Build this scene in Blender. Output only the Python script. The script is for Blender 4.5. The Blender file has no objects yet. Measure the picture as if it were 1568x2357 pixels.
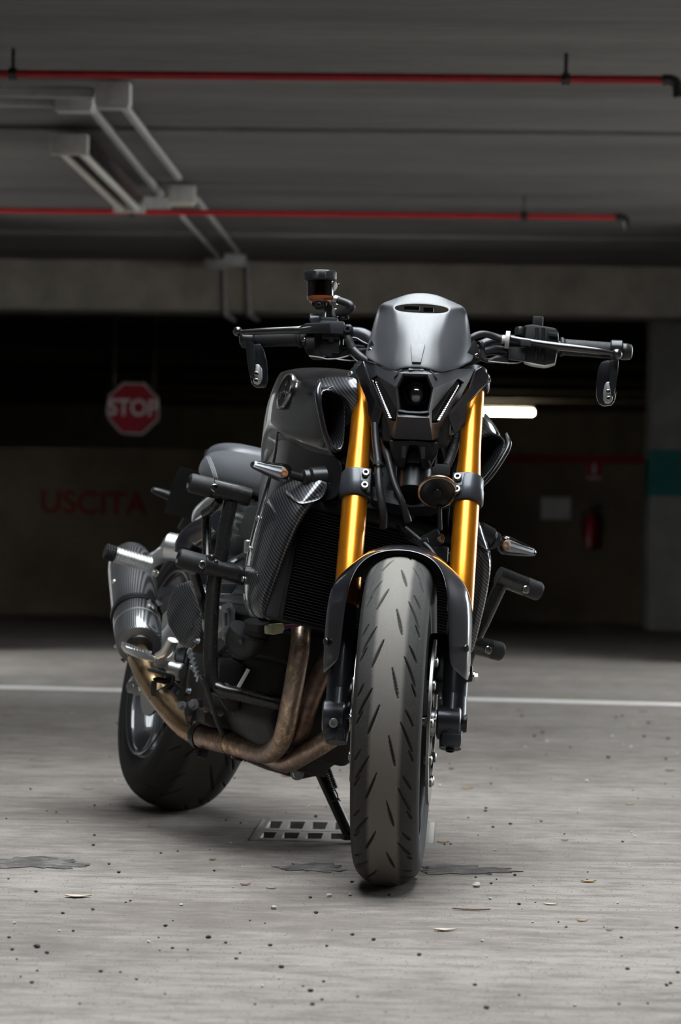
import bpy, bmesh, math, random
import numpy as np
from mathutils import Vector, Matrix
random.seed(7)
R = math.radians
scn = bpy.context.scene
COL = scn.collection

# ------------------------------------------------------------------ camera
F_PX, CX, CY = 7058.65, 784.0, 1178.5
CAM_H, PITCH, YAW, ROLL = 0.66703, 0.0010936, R(2.2), 0.015
CAM_M = Matrix.Translation((0, 0, CAM_H)) @ Matrix.Rotation(YAW, 4, 'Z') @ Matrix.Rotation(math.pi / 2 + PITCH, 4, 'X') @ Matrix.Rotation(ROLL, 4, 'Z')
cam = bpy.data.cameras.new('camera')
cam.sensor_fit = 'VERTICAL'; cam.sensor_height = 36.0; cam.sensor_width = 36.0 * 1568 / 2357
cam.lens = F_PX / 2357 * 36.0
cam.clip_start = 0.05; cam.clip_end = 200
cam.dof.use_dof = True; cam.dof.focus_distance = 5.55; cam.dof.aperture_fstop = 6.3
cam_o = bpy.data.objects.new('camera', cam); COL.objects.link(cam_o)
cam_o.matrix_world = CAM_M
scn.camera = cam_o

# ------------------------------------------------------------------ daylight and exposure
world = bpy.data.worlds.new('overcast_sky'); scn.world = world; world.use_nodes = True
_bg = world.node_tree.nodes['Background']
_bg.inputs[0].default_value = (0.90, 0.96, 1.0, 1); _bg.inputs[1].default_value = 10.0
scn.view_settings.view_transform = 'Standard'; scn.view_settings.look = 'None'
scn.view_settings.exposure = 0.28; scn.view_settings.gamma = 1.0
scn.view_settings.use_curve_mapping = False

# ------------------------------------------------------------------ bike pose and pixel rays
PSI, LEAN, STEER = -1.21890433, 0.224088506, -0.430441774
RAKE = R(25)
AD = Vector((-math.sin(RAKE), 0, math.cos(RAKE)))
A0 = Vector((1.538, 0, 0))
BIKE_M = Matrix.Translation((-0.652407, 6.874613, 0.004)) @ Matrix.Rotation(PSI, 4, 'Z') @ Matrix.Rotation(-LEAN, 4, 'X')
STEER_M = Matrix.Translation(A0) @ Matrix.Rotation(STEER, 4, AD) @ Matrix.Translation(-A0)

def ray(px, py, frame=None):
    o = CAM_M @ Vector((0, 0, 0)); d = CAM_M.to_3x3() @ Vector(((px - CX) / F_PX, -(py - CY) / F_PX, -1))
    if frame is not None:
        inv = frame.inverted(); o = inv @ o; d = inv.to_3x3() @ d
    return o, d
def hit(o, d, X, Y, Z):
    i, v = (0, X) if X is not None else (1, Y) if Y is not None else (2, Z)
    return o + d * ((v - o[i]) / d[i])
def U(p, X=None, Y=None, Z=None):          # a point of the picture -> bike frame at a known station
    return hit(*ray(p[0], p[1], BIKE_M), X, Y, Z)
def FK(p, X=None, Y=None, Z=None):         # the same in the steered fork's own frame
    return hit(*ray(p[0], p[1], BIKE_M @ STEER_M), X, Y, Z)
def W(p, X=None, Y=None, Z=None):          # the same in the room
    return hit(*ray(p[0], p[1]), X, Y, Z)
_cr = {1: (780, 640, .2551), 2: (520, 600, .2423), 3: (1060, 700, .2551), 4: (600, 820, .19133), 5: (760, 1000, .3189),
       6: (340, 1000, .29337), 7: (220, 1200, .2551), 8: (400, 1380, .26786), 9: (240, 1480, .21684), 10: (720, 1240, .3565),
       11: (840, 980, .15306), 12: (400, 1060, .14426), 13: (680, 690, .12755), 14: (460, 1380, .15306), 15: (680, 1580, .16129), 16: (940, 1560, .10842)}
def c(n, x, y):
    a = _cr[n]; return (a[0] + a[2] * x, a[1] + a[2] * y)

# ------------------------------------------------------------------ mesh builder
def frame_from(axis, up=Vector((0, 0, 1))):
    z = Vector(axis).normalized()
    if abs(z.dot(up)) > .97: up = Vector((1, 0, 0))
    x = up.cross(z).normalized(); y = z.cross(x)
    return x, y, z
def catmull(pts, k=6):
    P = [Vector(p) for p in pts]
    if len(P) < 3 or k < 2: return P
    out = []
    for i in range(len(P) - 1):
        p0 = P[i - 1] if i else P[0] * 2 - P[1]; p1, p2 = P[i], P[i + 1]
        p3 = P[i + 2] if i + 2 < len(P) else P[-1] * 2 - P[-2]
        for j in range(k):
            t = j / k
            out.append(.5 * ((2 * p1) + (p2 - p0) * t + (2 * p0 - 5 * p1 + 4 * p2 - p3) * t * t + (3 * p1 - p0 - 3 * p2 + p3) * t ** 3))
    out.append(P[-1]); return out

class MB:
    def __init__(s): s.v = []; s.f = []
    def add(s, vs, fs):
        b = len(s.v); s.v += [Vector(v) for v in vs]; s.f += [[i + b for i in f] for f in fs]; return s
    def loft(s, rings, closed=True, cap0=True, cap1=True):
        n = len(rings[0]); vs = [v for r in rings for v in r]; fs = []
        m = n if closed else n - 1
        for i in range(len(rings) - 1):
            for j in range(m):
                k = (j + 1) % n
                fs.append([i * n + j, i * n + k, (i + 1) * n + k, (i + 1) * n + j])
        if closed and cap0: fs.append(list(range(n - 1, -1, -1)))
        if closed and cap1: fs.append([(len(rings) - 1) * n + j for j in range(n)])
        return s.add(vs, fs)
    def tube(s, pts, r, n=14, k=6, cap=True, flat=1.0, up=(0, 0, 1)):
        rs = r if isinstance(r, (list, tuple)) else [r] * len(pts)
        P = catmull(pts, k) if k > 1 else [Vector(p) for p in pts]
        if len(P) == len(pts): RR = list(rs)
        else:
            q = [(Vector((a, 0, 0))) for a in rs]; RR = [max(a.x, 1e-4) for a in catmull(q, k)]
        rings = []; x = None
        for i, p in enumerate(P):
            t = (P[min(i + 1, len(P) - 1)] - P[max(i - 1, 0)])
            if t.length < 1e-9: t = Vector((0, 0, 1))
            t.normalize()
            if x is None: x, y, _ = frame_from(t, Vector(up))
            x = (x - t * x.dot(t)).normalized(); y = t.cross(x)
            rings.append([p + x * (RR[i] * math.cos(a)) + y * (RR[i] * flat * math.sin(a)) for a in (2 * math.pi * j / n for j in range(n))])
        return s.loft(rings, True, cap, cap)
    def cyl(s, p0, p1, r0, r1=None, n=24, ch=0.0):
        p0, p1 = Vector(p0), Vector(p1); r1 = r0 if r1 is None else r1
        L = (p1 - p0).length
        prof = [(0, r0), (L, r1)] if ch <= 0 else [(0, max(r0 - ch, 1e-4)), (ch, r0), (L - ch, r1), (L, max(r1 - ch, 1e-4))]
        return s.lathe(prof, p0, p1 - p0, n)
    def lathe(s, prof, o, axis, n=32, cap=True, up=(0, 0, 1), sy=1.0):
        x, y, z = frame_from(axis, Vector(up)); o = Vector(o)
        rings = [[o + z * t + x * (r * math.cos(a)) + y * (r * sy * math.sin(a)) for a in (2 * math.pi * j / n for j in range(n))] for t, r in prof]
        return s.loft(rings, True, cap, cap)
    def ring(s, prof, o, axis, n=48):
        x, y, z = frame_from(axis); o = Vector(o); m = len(prof); vs = []; fs = []
        for j in range(n):
            a = 2 * math.pi * j / n
            for t, r in prof: vs.append(o + z * t + x * (r * math.cos(a)) + y * (r * math.sin(a)))
        for j in range(n):
            k = (j + 1) % n
            for i in range(m):
                l = (i + 1) % m
                fs.append([j * m + i, k * m + i, k * m + l, j * m + l])
        return s.add(vs, fs)
    def box(s, cen, size, rot=None, ch=0.0):
        bm = bmesh.new(); bmesh.ops.create_cube(bm, size=1)
        bmesh.ops.scale(bm, vec=Vector(size), verts=bm.verts)
        if ch > 0: bmesh.ops.bevel(bm, geom=list(bm.edges), offset=min(ch, min(size) * .45), segments=2, affect='EDGES', profile=.6)
        M = Matrix.Translation(Vector(cen)) @ (rot.to_4x4() if rot is not None else Matrix.Identity(4))
        bm.verts.index_update()
        s.add([M @ v.co for v in bm.verts], [[v.index for v in f.verts] for f in bm.faces]); bm.free(); return s
    def bar(s, p0, p1, w, h, ch=0.0, up=(0, 0, 1)):
        p0, p1 = Vector(p0), Vector(p1); x, y, z = frame_from(p1 - p0, Vector(up))
        return s.box((p0 + p1) / 2, (w, h, (p1 - p0).length), Matrix((x, y, z)).transposed(), ch)
    def prism(s, pts, off, ch=0.0):
        bm = bmesh.new(); a = [bm.verts.new(Vector(p)) for p in pts]; b = [bm.verts.new(Vector(p) + Vector(off)) for p in pts]
        n = len(pts); bm.faces.new(a[::-1]); bm.faces.new(b)
        for i in range(n): bm.faces.new([a[i], a[(i + 1) % n], b[(i + 1) % n], b[i]])
        if ch > 0: bmesh.ops.bevel(bm, geom=list(bm.edges), offset=ch, segments=2, affect='EDGES', profile=.6, clamp_overlap=True)
        bm.verts.index_update()
        s.add([v.co for v in bm.verts], [[v.index for v in f.verts] for f in bm.faces]); bm.free(); return s
    def sphere(s, p, r, n=16, sc=(1, 1, 1)):
        p = Vector(p)
        rings = [[p + Vector((sc[0] * r * math.sin(t) * math.cos(a), sc[1] * r * math.sin(t) * math.sin(a), sc[2] * r * math.cos(t))) for a in (2 * math.pi * j / n for j in range(n))] for t in (math.pi * (i + .02) / (n // 2 + .04 - .0) for i in range(n // 2 + 1))]
        return s.loft(rings)
    def grid(s, rows):
        n = len(rows[0])
        return s.add([v for r in rows for v in r], [[i * n + j, i * n + j + 1, (i + 1) * n + j + 1, (i + 1) * n + j] for i in range(len(rows) - 1) for j in range(n - 1)])
    def bolt(s, p, d, r=.005, h=.005, kind='allen'):
        d = Vector(d).normalized(); p = Vector(p)
        if kind == 'hex':
            s.lathe([(0, r * 1.35), (h * .25, r * 1.35)], p, d, 20); s.lathe([(h * .25, r), (h * .9, r), (h, r * .9)], p, d, 6)
        else:
            s.lathe([(0, r * .96), (h * .2, r), (h * .85, r), (h, r * .85), (h, r * .5), (h * .4, r * .48)], p, d, 18)
        return s
    def mirror(s):                       # add the mirror image across Y = 0
        n = len(s.v); v2 = [Vector((v.x, -v.y, v.z)) for v in s.v]; f2 = [[i + n for i in reversed(f)] for f in s.f]
        s.v += v2; s.f += f2; return s
    def flip(s):
        s.v = [Vector((v.x, -v.y, v.z)) for v in s.v]; s.f = [list(reversed(f)) for f in s.f]; return s
    def build(s, name, mat, parent=None, steer=False, sub=0, thick=0.0, bevel=0.0, angle=38, fix=True, weld=False, label=None, off=-1, crease=None):
        me = bpy.data.meshes.new(name)
        vs = [STEER_M @ v for v in s.v] if steer else s.v
        me.from_pydata([tuple(v) for v in vs], [], s.f); me.update()
        if fix or weld or crease:
            bm = bmesh.new(); bm.from_mesh(me)
            if crease:
                ly = bm.edges.layers.float.new('crease_edge'); bm.verts.ensure_lookup_table(); want = {frozenset(e[:2]): e[2] for e in crease}
                for e in bm.edges:
                    w_ = want.get(frozenset((e.verts[0].index, e.verts[1].index)))
                    if w_: e[ly] = w_
            if weld: bmesh.ops.remove_doubles(bm, verts=bm.verts, dist=1e-5)
            if fix: bmesh.ops.recalc_face_normals(bm, faces=bm.faces)
            bm.to_mesh(me); bm.free()
        me.polygons.foreach_set('use_smooth', [True] * len(me.polygons))
        o = bpy.data.objects.new(name, me); COL.objects.link(o)
        if thick: md = o.modifiers.new('thick', 'SOLIDIFY'); md.thickness = thick; md.offset = off
        if bevel: md = o.modifiers.new('bevel', 'BEVEL'); md.width = bevel; md.segments = 2; md.limit_method = 'ANGLE'; md.angle_limit = R(28)
        if sub: md = o.modifiers.new('sub', 'SUBSURF'); md.levels = sub; md.render_levels = sub
        elif angle and not bevel: me.set_sharp_from_angle(angle=R(angle))
        if bevel and not sub: md = o.modifiers.new('wn', 'WEIGHTED_NORMAL'); md.keep_sharp = True
        me.materials.append(MAT[mat])
        if parent is not None: o.parent = parent
        if label: o['label'] = label
        return o

def col_crease(nr, nc, cols):            # crease values along whole columns of a grid
    return [(i * nc + j, (i + 1) * nc + j, v) for j, v in cols.items() for i in range(nr - 1)]
def tag(o, label=None, cat=None, group=None, kind=None):
    if label: o['label'] = label
    if cat: o['category'] = cat
    if group: o['group'] = group
    if kind: o['kind'] = kind
    return o
def empty(name, loc=(0, 0, 0), parent=None):
    o = bpy.data.objects.new(name, None); o.empty_display_size = .1; COL.objects.link(o); o.location = loc
    if parent is not None: o.parent = parent
    return o
def text_mesh(txt, size, name):
    cu = bpy.data.curves.new('t', 'FONT'); cu.body = txt; cu.size = size; cu.align_x = 'CENTER'; cu.align_y = 'CENTER'; cu.extrude = .0008; cu.offset = size * .018
    ob = bpy.data.objects.new('t', cu); COL.objects.link(ob)
    dg = bpy.context.evaluated_depsgraph_get(); me = bpy.data.meshes.new_from_object(ob.evaluated_get(dg))
    bpy.data.objects.remove(ob); me.name = name; me.materials.clear(); return me

from mathutils.bvhtree import BVHTree
_bvh = {}
def surf(p, o, frame=None, lift=0.0):      # where the sight line of a picture point meets a built surface (bike frame)
    if o.name not in _bvh: _bvh[o.name] = BVHTree.FromObject(o, bpy.context.evaluated_depsgraph_get())
    a, d = ray(p[0], p[1], BIKE_M if frame is None else frame); h = _bvh[o.name].ray_cast(a, d.normalized())
    if h[0] is None: return None, None
    n_ = h[1] if h[1].dot(d) < 0 else -h[1]
    return h[0] + n_ * lift, n_
# ------------------------------------------------------------------ materials
MAT = {}
class N:
    def __init__(s, name):
        s.m = bpy.data.materials.new(name); s.m.use_nodes = True; s.t = s.m.node_tree; s.b = s.t.nodes['Principled BSDF']; MAT[name] = s.m
    def n(s, typ, **kw):
        nd = s.t.nodes.new(typ)
        for k, v in kw.items(): setattr(nd, k, v)
        return nd
    def l(s, a, b): s.t.links.new(a, b)
    def coord(s, kind='Object'):
        return s.n('ShaderNodeTexCoord').outputs[kind]
    def noise(s, scale, detail=4, rough=.6, vec=None, stretch=None):
        t = s.n('ShaderNodeTexNoise'); t.inputs['Scale'].default_value = scale; t.inputs['Detail'].default_value = detail; t.inputs['Roughness'].default_value = rough
        v = vec if vec is not None else s.coord()
        if stretch:
            mp = s.n('ShaderNodeMapping'); mp.inputs['Scale'].default_value = stretch; s.l(v, mp.inputs[0]); v = mp.outputs[0]
        s.l(v, t.inputs['Vector']); return t.outputs['Fac']
    def ramp(s, fac, stops):
        r = s.n('ShaderNodeValToRGB'); e = r.color_ramp.elements
        while len(e) < len(stops): e.new(.5)
        for q, (p, col) in zip(e, stops): q.position = p; q.color = (*col, 1) if len(col) == 3 else col
        s.l(fac, r.inputs[0]); return r.outputs[0]
    def mix(s, fac, a, b, mode='MIX'):
        m = s.n('ShaderNodeMix', data_type='RGBA', blend_type=mode)
        for inp, v in ((m.inputs[0], fac), (m.inputs[6], a), (m.inputs[7], b)):
            if isinstance(v, (int, float)): inp.default_value = v
            elif isinstance(v, tuple): inp.default_value = (*v, 1)
            else: s.l(v, inp)
        return m.outputs[2]
    def math(s, op, a, b=0.0):
        m = s.n('ShaderNodeMath', operation=op)
        for i, v in enumerate((a, b)):
            if isinstance(v, (int, float)): m.inputs[i].default_value = v
            else: s.l(v, m.inputs[i])
        return m.outputs[0]
    def bump(s, h, dist=.001, st=1.0):
        b = s.n('ShaderNodeBump'); b.inputs['Distance'].default_value = dist; b.inputs['Strength'].default_value = st
        s.l(h, b.inputs['Height']); s.l(b.outputs[0], s.b.inputs['Normal'])
    def set(s, **kw):
        for k, v in kw.items():
            i = s.b.inputs[k.replace('_', ' ')]
            if isinstance(v, (int, float)): i.default_value = v
            elif isinstance(v, tuple): i.default_value = (*v, 1) if len(v) == 3 else v
            else: s.l(v, i)
        return s

def plain(name, col, rough=.5, metal=0.0, coat=0.0, spec=.5, nz=0.0, nscale=60):
    m = N(name)
    if nz:
        f = m.noise(nscale, 5, .65); d = tuple(max(0, x * (1 - nz)) for x in col); u = tuple(min(1, x * (1 + nz)) for x in col)
        m.set(Base_Color=m.ramp(f, [(.3, d), (.7, u)])); m.set(Roughness=m.ramp(f, [(.3, (rough * .85,) * 3), (.7, (min(1, rough * 1.15),) * 3)]))
    else: m.set(Base_Color=col, Roughness=rough)
    m.set(Metallic=metal, Coat_Weight=coat, Coat_Roughness=.04, Specular_IOR_Level=spec); return m

plain('cowl_grey', (.040, .0417, .047), .46, 0, 0, 1.0, .10, 300)
plain('plastic_black', (.010, .010, .011), .42, 0, 0, .5, .15, 200)
plain('plastic_matte', (.014, .014, .015), .6, 0, 0, .45, .2, 150)
plain('satin_black', (.013, .0135, .0145), .33, .15, 0, .5, .15, 180)
plain('alloy_black', (.040, .043, .050), .34, .35, .15, .5, .12, 300)
plain('bar_black', (.014, .0135, .013), .26, .1, 0, .7, .04, 120)
plain('engine_black', (.016, .0155, .0155), .5, .1, 0, .5, .25, 120)
plain('engine_grey', (.46, .49, .53), .36, .85, 0, .5, .15, 160)
plain('alloy', (.72, .72, .71), .36, 1.0, 0, .5, .06, 200)
plain('steel', (.55, .54, .52), .22, 1.0, 0, .5, .08, 200)
plain('disc_steel', (.30, .295, .285), .34, 1.0, 0, .5, .1, 120)
plain('rubber', (.011, .011, .011), .62, 0, 0, .4, .2, 90)
plain('hose', (.012, .0125, .014), .45, 0, 0, .5, .12, 160)
plain('seat_vinyl', (.085, .088, .097), .44, 0, 0, .8, .12, 400)
plain('lever_black', (.012, .012, .013), .28, .2, 1.0)
plain('bolt_grey', (.34, .35, .36), .34, .8)
plain('polished', (.42, .43, .45), .16, .95)
plain('chrome_dim', (.34, .345, .355), .26, .9)
plain('glint_white', (.80, .81, .82), .35)
plain('thread', (.36, .37, .39), .8)
plain('radiator', (.011, .011, .012), .6, .3, 0, .4, .2, 90)
plain('connector', (.55, .55, .36), .45, 0, 0, .5, .12, 200)
plain('wire_red', (.35, .03, .01), .5)
plain('wire_blue', (.02, .08, .3), .5)
plain('zip_grey', (.45, .44, .42), .45)
plain('amber', (.8, .28, .08), .3)
plain('white_plastic', (.55, .55, .53), .45)
plain('mirror_glass', (.02, .02, .022), .05, .6, 0, .6)

m = N('gloss_black'); f = m.noise(2600, 2, .5)
m.set(Base_Color=m.ramp(f, [(.45, (.006, .006, .009)), (.75, (.022, .021, .030))]), Metallic=.25, Roughness=.32, Coat_Weight=1.0, Coat_Roughness=.03)
m = N('gold'); f = m.noise(40, 3, .5)
m.set(Base_Color=m.ramp(f, [(.25, (.66, .215, .006)), (.75, (.72, .250, .008))]), Metallic=.82, Roughness=m.ramp(f, [(.2, (.30,) * 3), (.8, (.34,) * 3)]), Coat_Weight=.55, Coat_Roughness=.18)

def carbon(name, sc, dirs, lo=(.004, .004, .005), hi=(.075, .078, .085), met=.35):
    m = N(name); sep = m.n('ShaderNodeSeparateXYZ'); m.l(m.coord(), sep.inputs[0]); x, y, z = sep.outputs
    a = m.math('ADD', m.math('MULTIPLY', x, dirs[0][0]), m.math('ADD', m.math('MULTIPLY', y, dirs[0][1]), m.math('MULTIPLY', z, dirs[0][2])))
    b = m.math('ADD', m.math('MULTIPLY', x, dirs[1][0]), m.math('ADD', m.math('MULTIPLY', y, dirs[1][1]), m.math('MULTIPLY', z, dirs[1][2])))
    s1 = m.math('SINE', m.math('MULTIPLY', a, sc)); s2 = m.math('SINE', m.math('MULTIPLY', b, sc * 4.2))
    h = m.math('ADD', m.math('MULTIPLY', s1, .5), .5); hh = m.math('ADD', m.math('MULTIPLY', s2, .18), h)
    m.set(Base_Color=m.ramp(hh, [(.35, lo), (.75, hi)]), Roughness=m.ramp(hh, [(.3, (.5,) * 3), (.8, (.3,) * 3)]), Metallic=met, Coat_Weight=1.0, Coat_Roughness=.025, Specular_IOR_Level=.5)
carbon('carbon', 900, ((.5, .6, 1.0), (1.0, .3, -.7)))
carbon('carbon_fine', 1300, ((.7, .5, 1.0), (1.0, .3, -.8)), (.03, .03, .032), (.26, .26, .27), .7)
carbon('carbon_rim', 700, ((1.0, 1.2, .9), (1.0, .3, -.8)))

def clear(name, tint, gloss=.16, rough=.05):
    m = N(name); tr = m.n('ShaderNodeBsdfTransparent'); tr.inputs[0].default_value = (*tint, 1); gl = m.n('ShaderNodeBsdfGlossy'); gl.inputs['Roughness'].default_value = rough
    fr_ = m.n('ShaderNodeFresnel'); fr_.inputs[0].default_value = 1.5; mx = m.n('ShaderNodeMixShader'); m.l(m.math('ADD', fr_.outputs[0], gloss * .3), mx.inputs[0]); m.l(tr.outputs[0], mx.inputs[1]); m.l(gl.outputs[0], mx.inputs[2])
    m.l(mx.outputs[0], [q for q in m.t.nodes if q.type == 'OUTPUT_MATERIAL'][0].inputs[0])
clear('clear_lens', (.93, .94, .95)); clear('lens_glass', (.92, .93, .95), .5, .02); clear('amber_pot', (.16, .05, .018), .1)
m = N('lamp_glass'); m.set(Base_Color=(.80, .82, .85), Roughness=.02, Transmission_Weight=.45, Metallic=.25, IOR=1.5, Coat_Weight=1)
plain('bronze', (.62, .43, .29), .26, 1.0)
m = N('reflector'); m.set(Base_Color=(.80, .80, .81), Metallic=.9, Roughness=m.ramp(m.noise(900, 2), [(.3, (.12,) * 3), (.7, (.3,) * 3)]))
m = N('fluid'); m.set(Base_Color=(.22, .05, .007), Roughness=.12, Coat_Weight=1)

m = N('header_steel'); f = m.noise(75, 9, .74, stretch=(1, 1, .6)); g = m.noise(9, 3, .5)
k = m.ramp(f, [(.38, (.25, .175, .138)), (.52, (.42, .30, .225)), (.60, (.78, .55, .30))]); k2 = m.mix(m.ramp(g, [(.35, (0, 0, 0)), (.65, (.6, .6, .6))]), k, (.34, .26, .225))
m.set(Base_Color=k2, Metallic=.85, Roughness=m.ramp(f, [(.3, (.42,) * 3), (.7, (.27,) * 3)])); m.bump(f, .0004, .5)
m = N('header_dark'); f = m.noise(40, 6, .7)
m.set(Base_Color=m.ramp(f, [(.35, (.10, .066, .054)), (.6, (.27, .17, .125))]), Metallic=.8, Roughness=.42)
m = N('titanium'); f = m.noise(60, 4, .6, stretch=(.3, 1, 1)); sep = m.n('ShaderNodeSeparateXYZ'); m.l(m.coord(), sep.inputs[0])
m.set(Base_Color=m.mix(m.ramp(sep.outputs[0], [(.33, (0, 0, 0)), (.62, (1, 1, 1))]), (.66, .48, .29), (.45, .30, .175)), Metallic=1.0, Roughness=m.ramp(f, [(.3, (.24,) * 3), (.7, (.34,) * 3)]))

def tyre_mat(name, worn, clean, band):
    m = N(name); gr = m.n('ShaderNodeAttribute', attribute_name='groove').outputs['Fac']; lat = m.n('ShaderNodeAttribute', attribute_name='lateral').outputs['Fac']
    f = m.noise(25, 6, .7); ff = m.noise(320, 3, .6)
    edge = m.math('ADD', lat, m.math('MULTIPLY', m.math('SUBTRACT', f, .5), .10))
    base = m.mix(m.ramp(edge, [(band - .06, (0, 0, 0)), (band + .06, (1, 1, 1))]), worn, clean)
    base = m.mix(m.ramp(ff, [(.35, (0, 0, 0)), (.75, (.30, .30, .30))]), base, tuple(x * .6 for x in worn))
    base = m.mix(m.ramp(edge, [(.84, (0, 0, 0)), (.93, (1, 1, 1))]), base, (.012, .0118, .0115))
    m.set(Base_Color=m.mix(gr, base, (.018, .0175, .017)), Roughness=.72, Specular_IOR_Level=.35); m.bump(ff, .0003, .6)
tyre_mat('tyre_front', (.185, .170, .150), (.038, .0368, .0355), .44)
tyre_mat('tyre_rear', (.088, .079, .068), (.024, .0232, .0225), .42)

# ================================================================== materials of the place
m = N('floor_concrete')
co = m.coord(); f1 = m.noise(1.3, 6, .6, co, (.7, 1.3, 1)); f2 = m.noise(16, 9, .72, co, (.55, 1.35, 1)); f3 = m.noise(120, 4, .7, co, (.7, 1.1, 1)); f4 = m.noise(520, 2, .6, co); f5 = m.noise(5, 5, .6, co, (.18, 2.4, 1))
base = m.ramp(f1, [(.30, (.172, .147, .128)), (.5, (.250, .220, .196)), (.72, (.325, .292, .264))])
base = m.mix(m.ramp(f2, [(.34, (.85, .85, .85)), (.52, (0, 0, 0))]), base, (.118, .100, .087))
base = m.mix(m.ramp(f2, [(.52, (0, 0, 0)), (.70, (.6, .6, .6))]), base, (.39, .352, .320))
base = m.mix(m.ramp(f5, [(.30, (.45, .45, .45)), (.46, (0, 0, 0))]), base, (.115, .098, .085))
base = m.mix(m.ramp(f3, [(.30, (.85, .85, .85)), (.41, (0, 0, 0))]), base, (.085, .074, .066))
base = m.mix(m.ramp(f4, [(.30, (.9, .9, .9)), (.40, (0, 0, 0))]), base, (.075, .066, .060))
m.set(Base_Color=base, Roughness=m.ramp(f2, [(.3, (.72,) * 3), (.7, (.88,) * 3)]), Specular_IOR_Level=.3)
m.bump(m.math('ADD', f3, m.math('MULTIPLY', f4, .7)), .004, .6)
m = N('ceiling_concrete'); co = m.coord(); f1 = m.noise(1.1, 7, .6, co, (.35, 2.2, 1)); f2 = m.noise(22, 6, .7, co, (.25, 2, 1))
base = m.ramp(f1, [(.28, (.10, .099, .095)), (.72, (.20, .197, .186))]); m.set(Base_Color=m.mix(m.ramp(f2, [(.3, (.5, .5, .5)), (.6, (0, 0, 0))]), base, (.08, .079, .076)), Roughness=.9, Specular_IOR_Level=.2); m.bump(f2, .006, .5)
m = N('wall_concrete'); f1 = m.noise(2.2, 7, .6); f2 = m.noise(30, 5, .7)
m.set(Base_Color=m.mix(m.ramp(f2, [(.3, (.4, .4, .4)), (.6, (0, 0, 0))]), m.ramp(f1, [(.28, (.15, .118, .082)), (.72, (.30, .245, .17))]), (.11, .088, .062)), Roughness=.9)
plain('wall_grey', (.20, .195, .185), .9, nz=.25, nscale=4)
plain('wall_dark', (.18, .172, .16), .9, nz=.3, nscale=5)
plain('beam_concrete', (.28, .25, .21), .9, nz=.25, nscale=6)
plain('line_paint', (.78, .76, .72), .7, nz=.10, nscale=60)
m = N('tar'); f = m.noise(22, 8, .75); g = m.noise(7, 3, .5)
m.set(Base_Color=m.ramp(m.math('ADD', m.math('MULTIPLY', f, .7), m.math('MULTIPLY', g, .3)), [(.40, (.030, .029, .029)), (.52, (.085, .078, .071)), (.62, (.20, .178, .158))]), Roughness=.8)
plain('pipe_red', (.33, .010, .016), .42, nz=.2, nscale=30)
plain('trunking', (.36, .355, .34), .55, nz=.15, nscale=20)
plain('fixture', (.35, .34, .31), .5, nz=.15, nscale=20)
plain('tube_off', (.55, .53, .48), .3)
plain('cap_pale', (.55, .50, .40), .5)
plain('sign_red', (.40, .012, .026), .45, nz=.12, nscale=14)
plain('sign_white', (.72, .70, .69), .5)
plain('paint_red', (.26, .022, .018), .8, nz=.4, nscale=30)
plain('paper', (.75, .73, .69), .8, nz=.06, nscale=10)
plain('ext_red', (.40, .010, .010), .3, coat=.4)
plain('teal_paint', (.015, .15, .14), .7, nz=.25, nscale=8)
plain('pillar_grey', (.26, .25, .23), .9, nz=.25, nscale=4)
plain('grate_iron', (.38, .36, .33), .55, .35, nz=.25, nscale=60)
plain('pebble_dark', (.045, .043, .042), .8, nz=.5, nscale=200)
plain('pebble_pale', (.52, .49, .44), .8, nz=.3, nscale=200)
plain('leaf_tan', (.40, .245, .11), .7, nz=.35, nscale=90)
plain('leaf_brown', (.20, .085, .035), .7, nz=.4, nscale=90)
plain('leaf_pale', (.50, .42, .32), .7, nz=.3, nscale=90)
plain('grit', (.13, .12, .11), .85, nz=.6, nscale=300)
m = N('lit_tube'); m.set(Base_Color=(1, .92, .75), Emission_Color=(1, .86, .58), Emission_Strength=40.0)

def quad(name, pts, mat, kind='structure', parent=None, thick=0):
    b = MB(); b.add(pts, [list(range(len(pts)))]); o = b.build(name, mat, parent, fix=False, angle=0)
    if thick: md = o.modifiers.new('t', 'SOLIDIFY'); md.thickness = thick
    if kind: o['kind'] = kind
    return o
def boxo(name, lo, hi, mat, parent=None, kind=None, ch=0.0):
    lo, hi = Vector(lo), Vector(hi)
    o = MB().box((lo + hi) / 2, hi - lo, None, ch).build(name, mat, parent)
    if kind: o['kind'] = kind
    return o

# ================================================================== the room shell
CEIL = 2.05; Y_EDGE = 7.4; Y_SIDE = 14.4; Y_BEAM = 16.8; Y_WALL = 19.7; Y_FAR = 40.0; XL, XR = -8.0, 6.0
XWL, XWR = -3.4, 2.8
SIDE_L = [(11.6, 14.0, .10, 1.90)]; SIDE_R = [(7.9, 14.0, .08, 1.95)]; SKY = (-1.15, 1.15, 3.4, 7.35)
g0, g1 = W((548, 1934), Z=0), W((1003, 1893), Z=0)
GX0, GX1, GY0, GY1 = g0.x + .02, g1.x, g0.y, g1.y
fb = MB()
for (x0, x1, y0, y1) in ((-14, GX0, -8, Y_FAR), (GX1, 14, -8, Y_FAR), (GX0, GX1, -8, GY0), (GX0, GX1, GY1, Y_FAR)):
    fb.add([(x0, y0, 0), (x1, y0, 0), (x1, y1, 0), (x0, y1, 0)], [[0, 1, 2, 3]])
floor = fb.build('floor', 'floor_concrete', fix=False, angle=0); floor['kind'] = 'structure'
pb = MB(); z = -.18
pb.add([(GX0, GY0, 0), (GX1, GY0, 0), (GX1, GY1, 0), (GX0, GY1, 0), (GX0, GY0, z), (GX1, GY0, z), (GX1, GY1, z), (GX0, GY1, z)], [[0, 1, 5, 4], [1, 2, 6, 5], [2, 3, 7, 6], [3, 0, 4, 7], [4, 5, 6, 7]])
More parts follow.
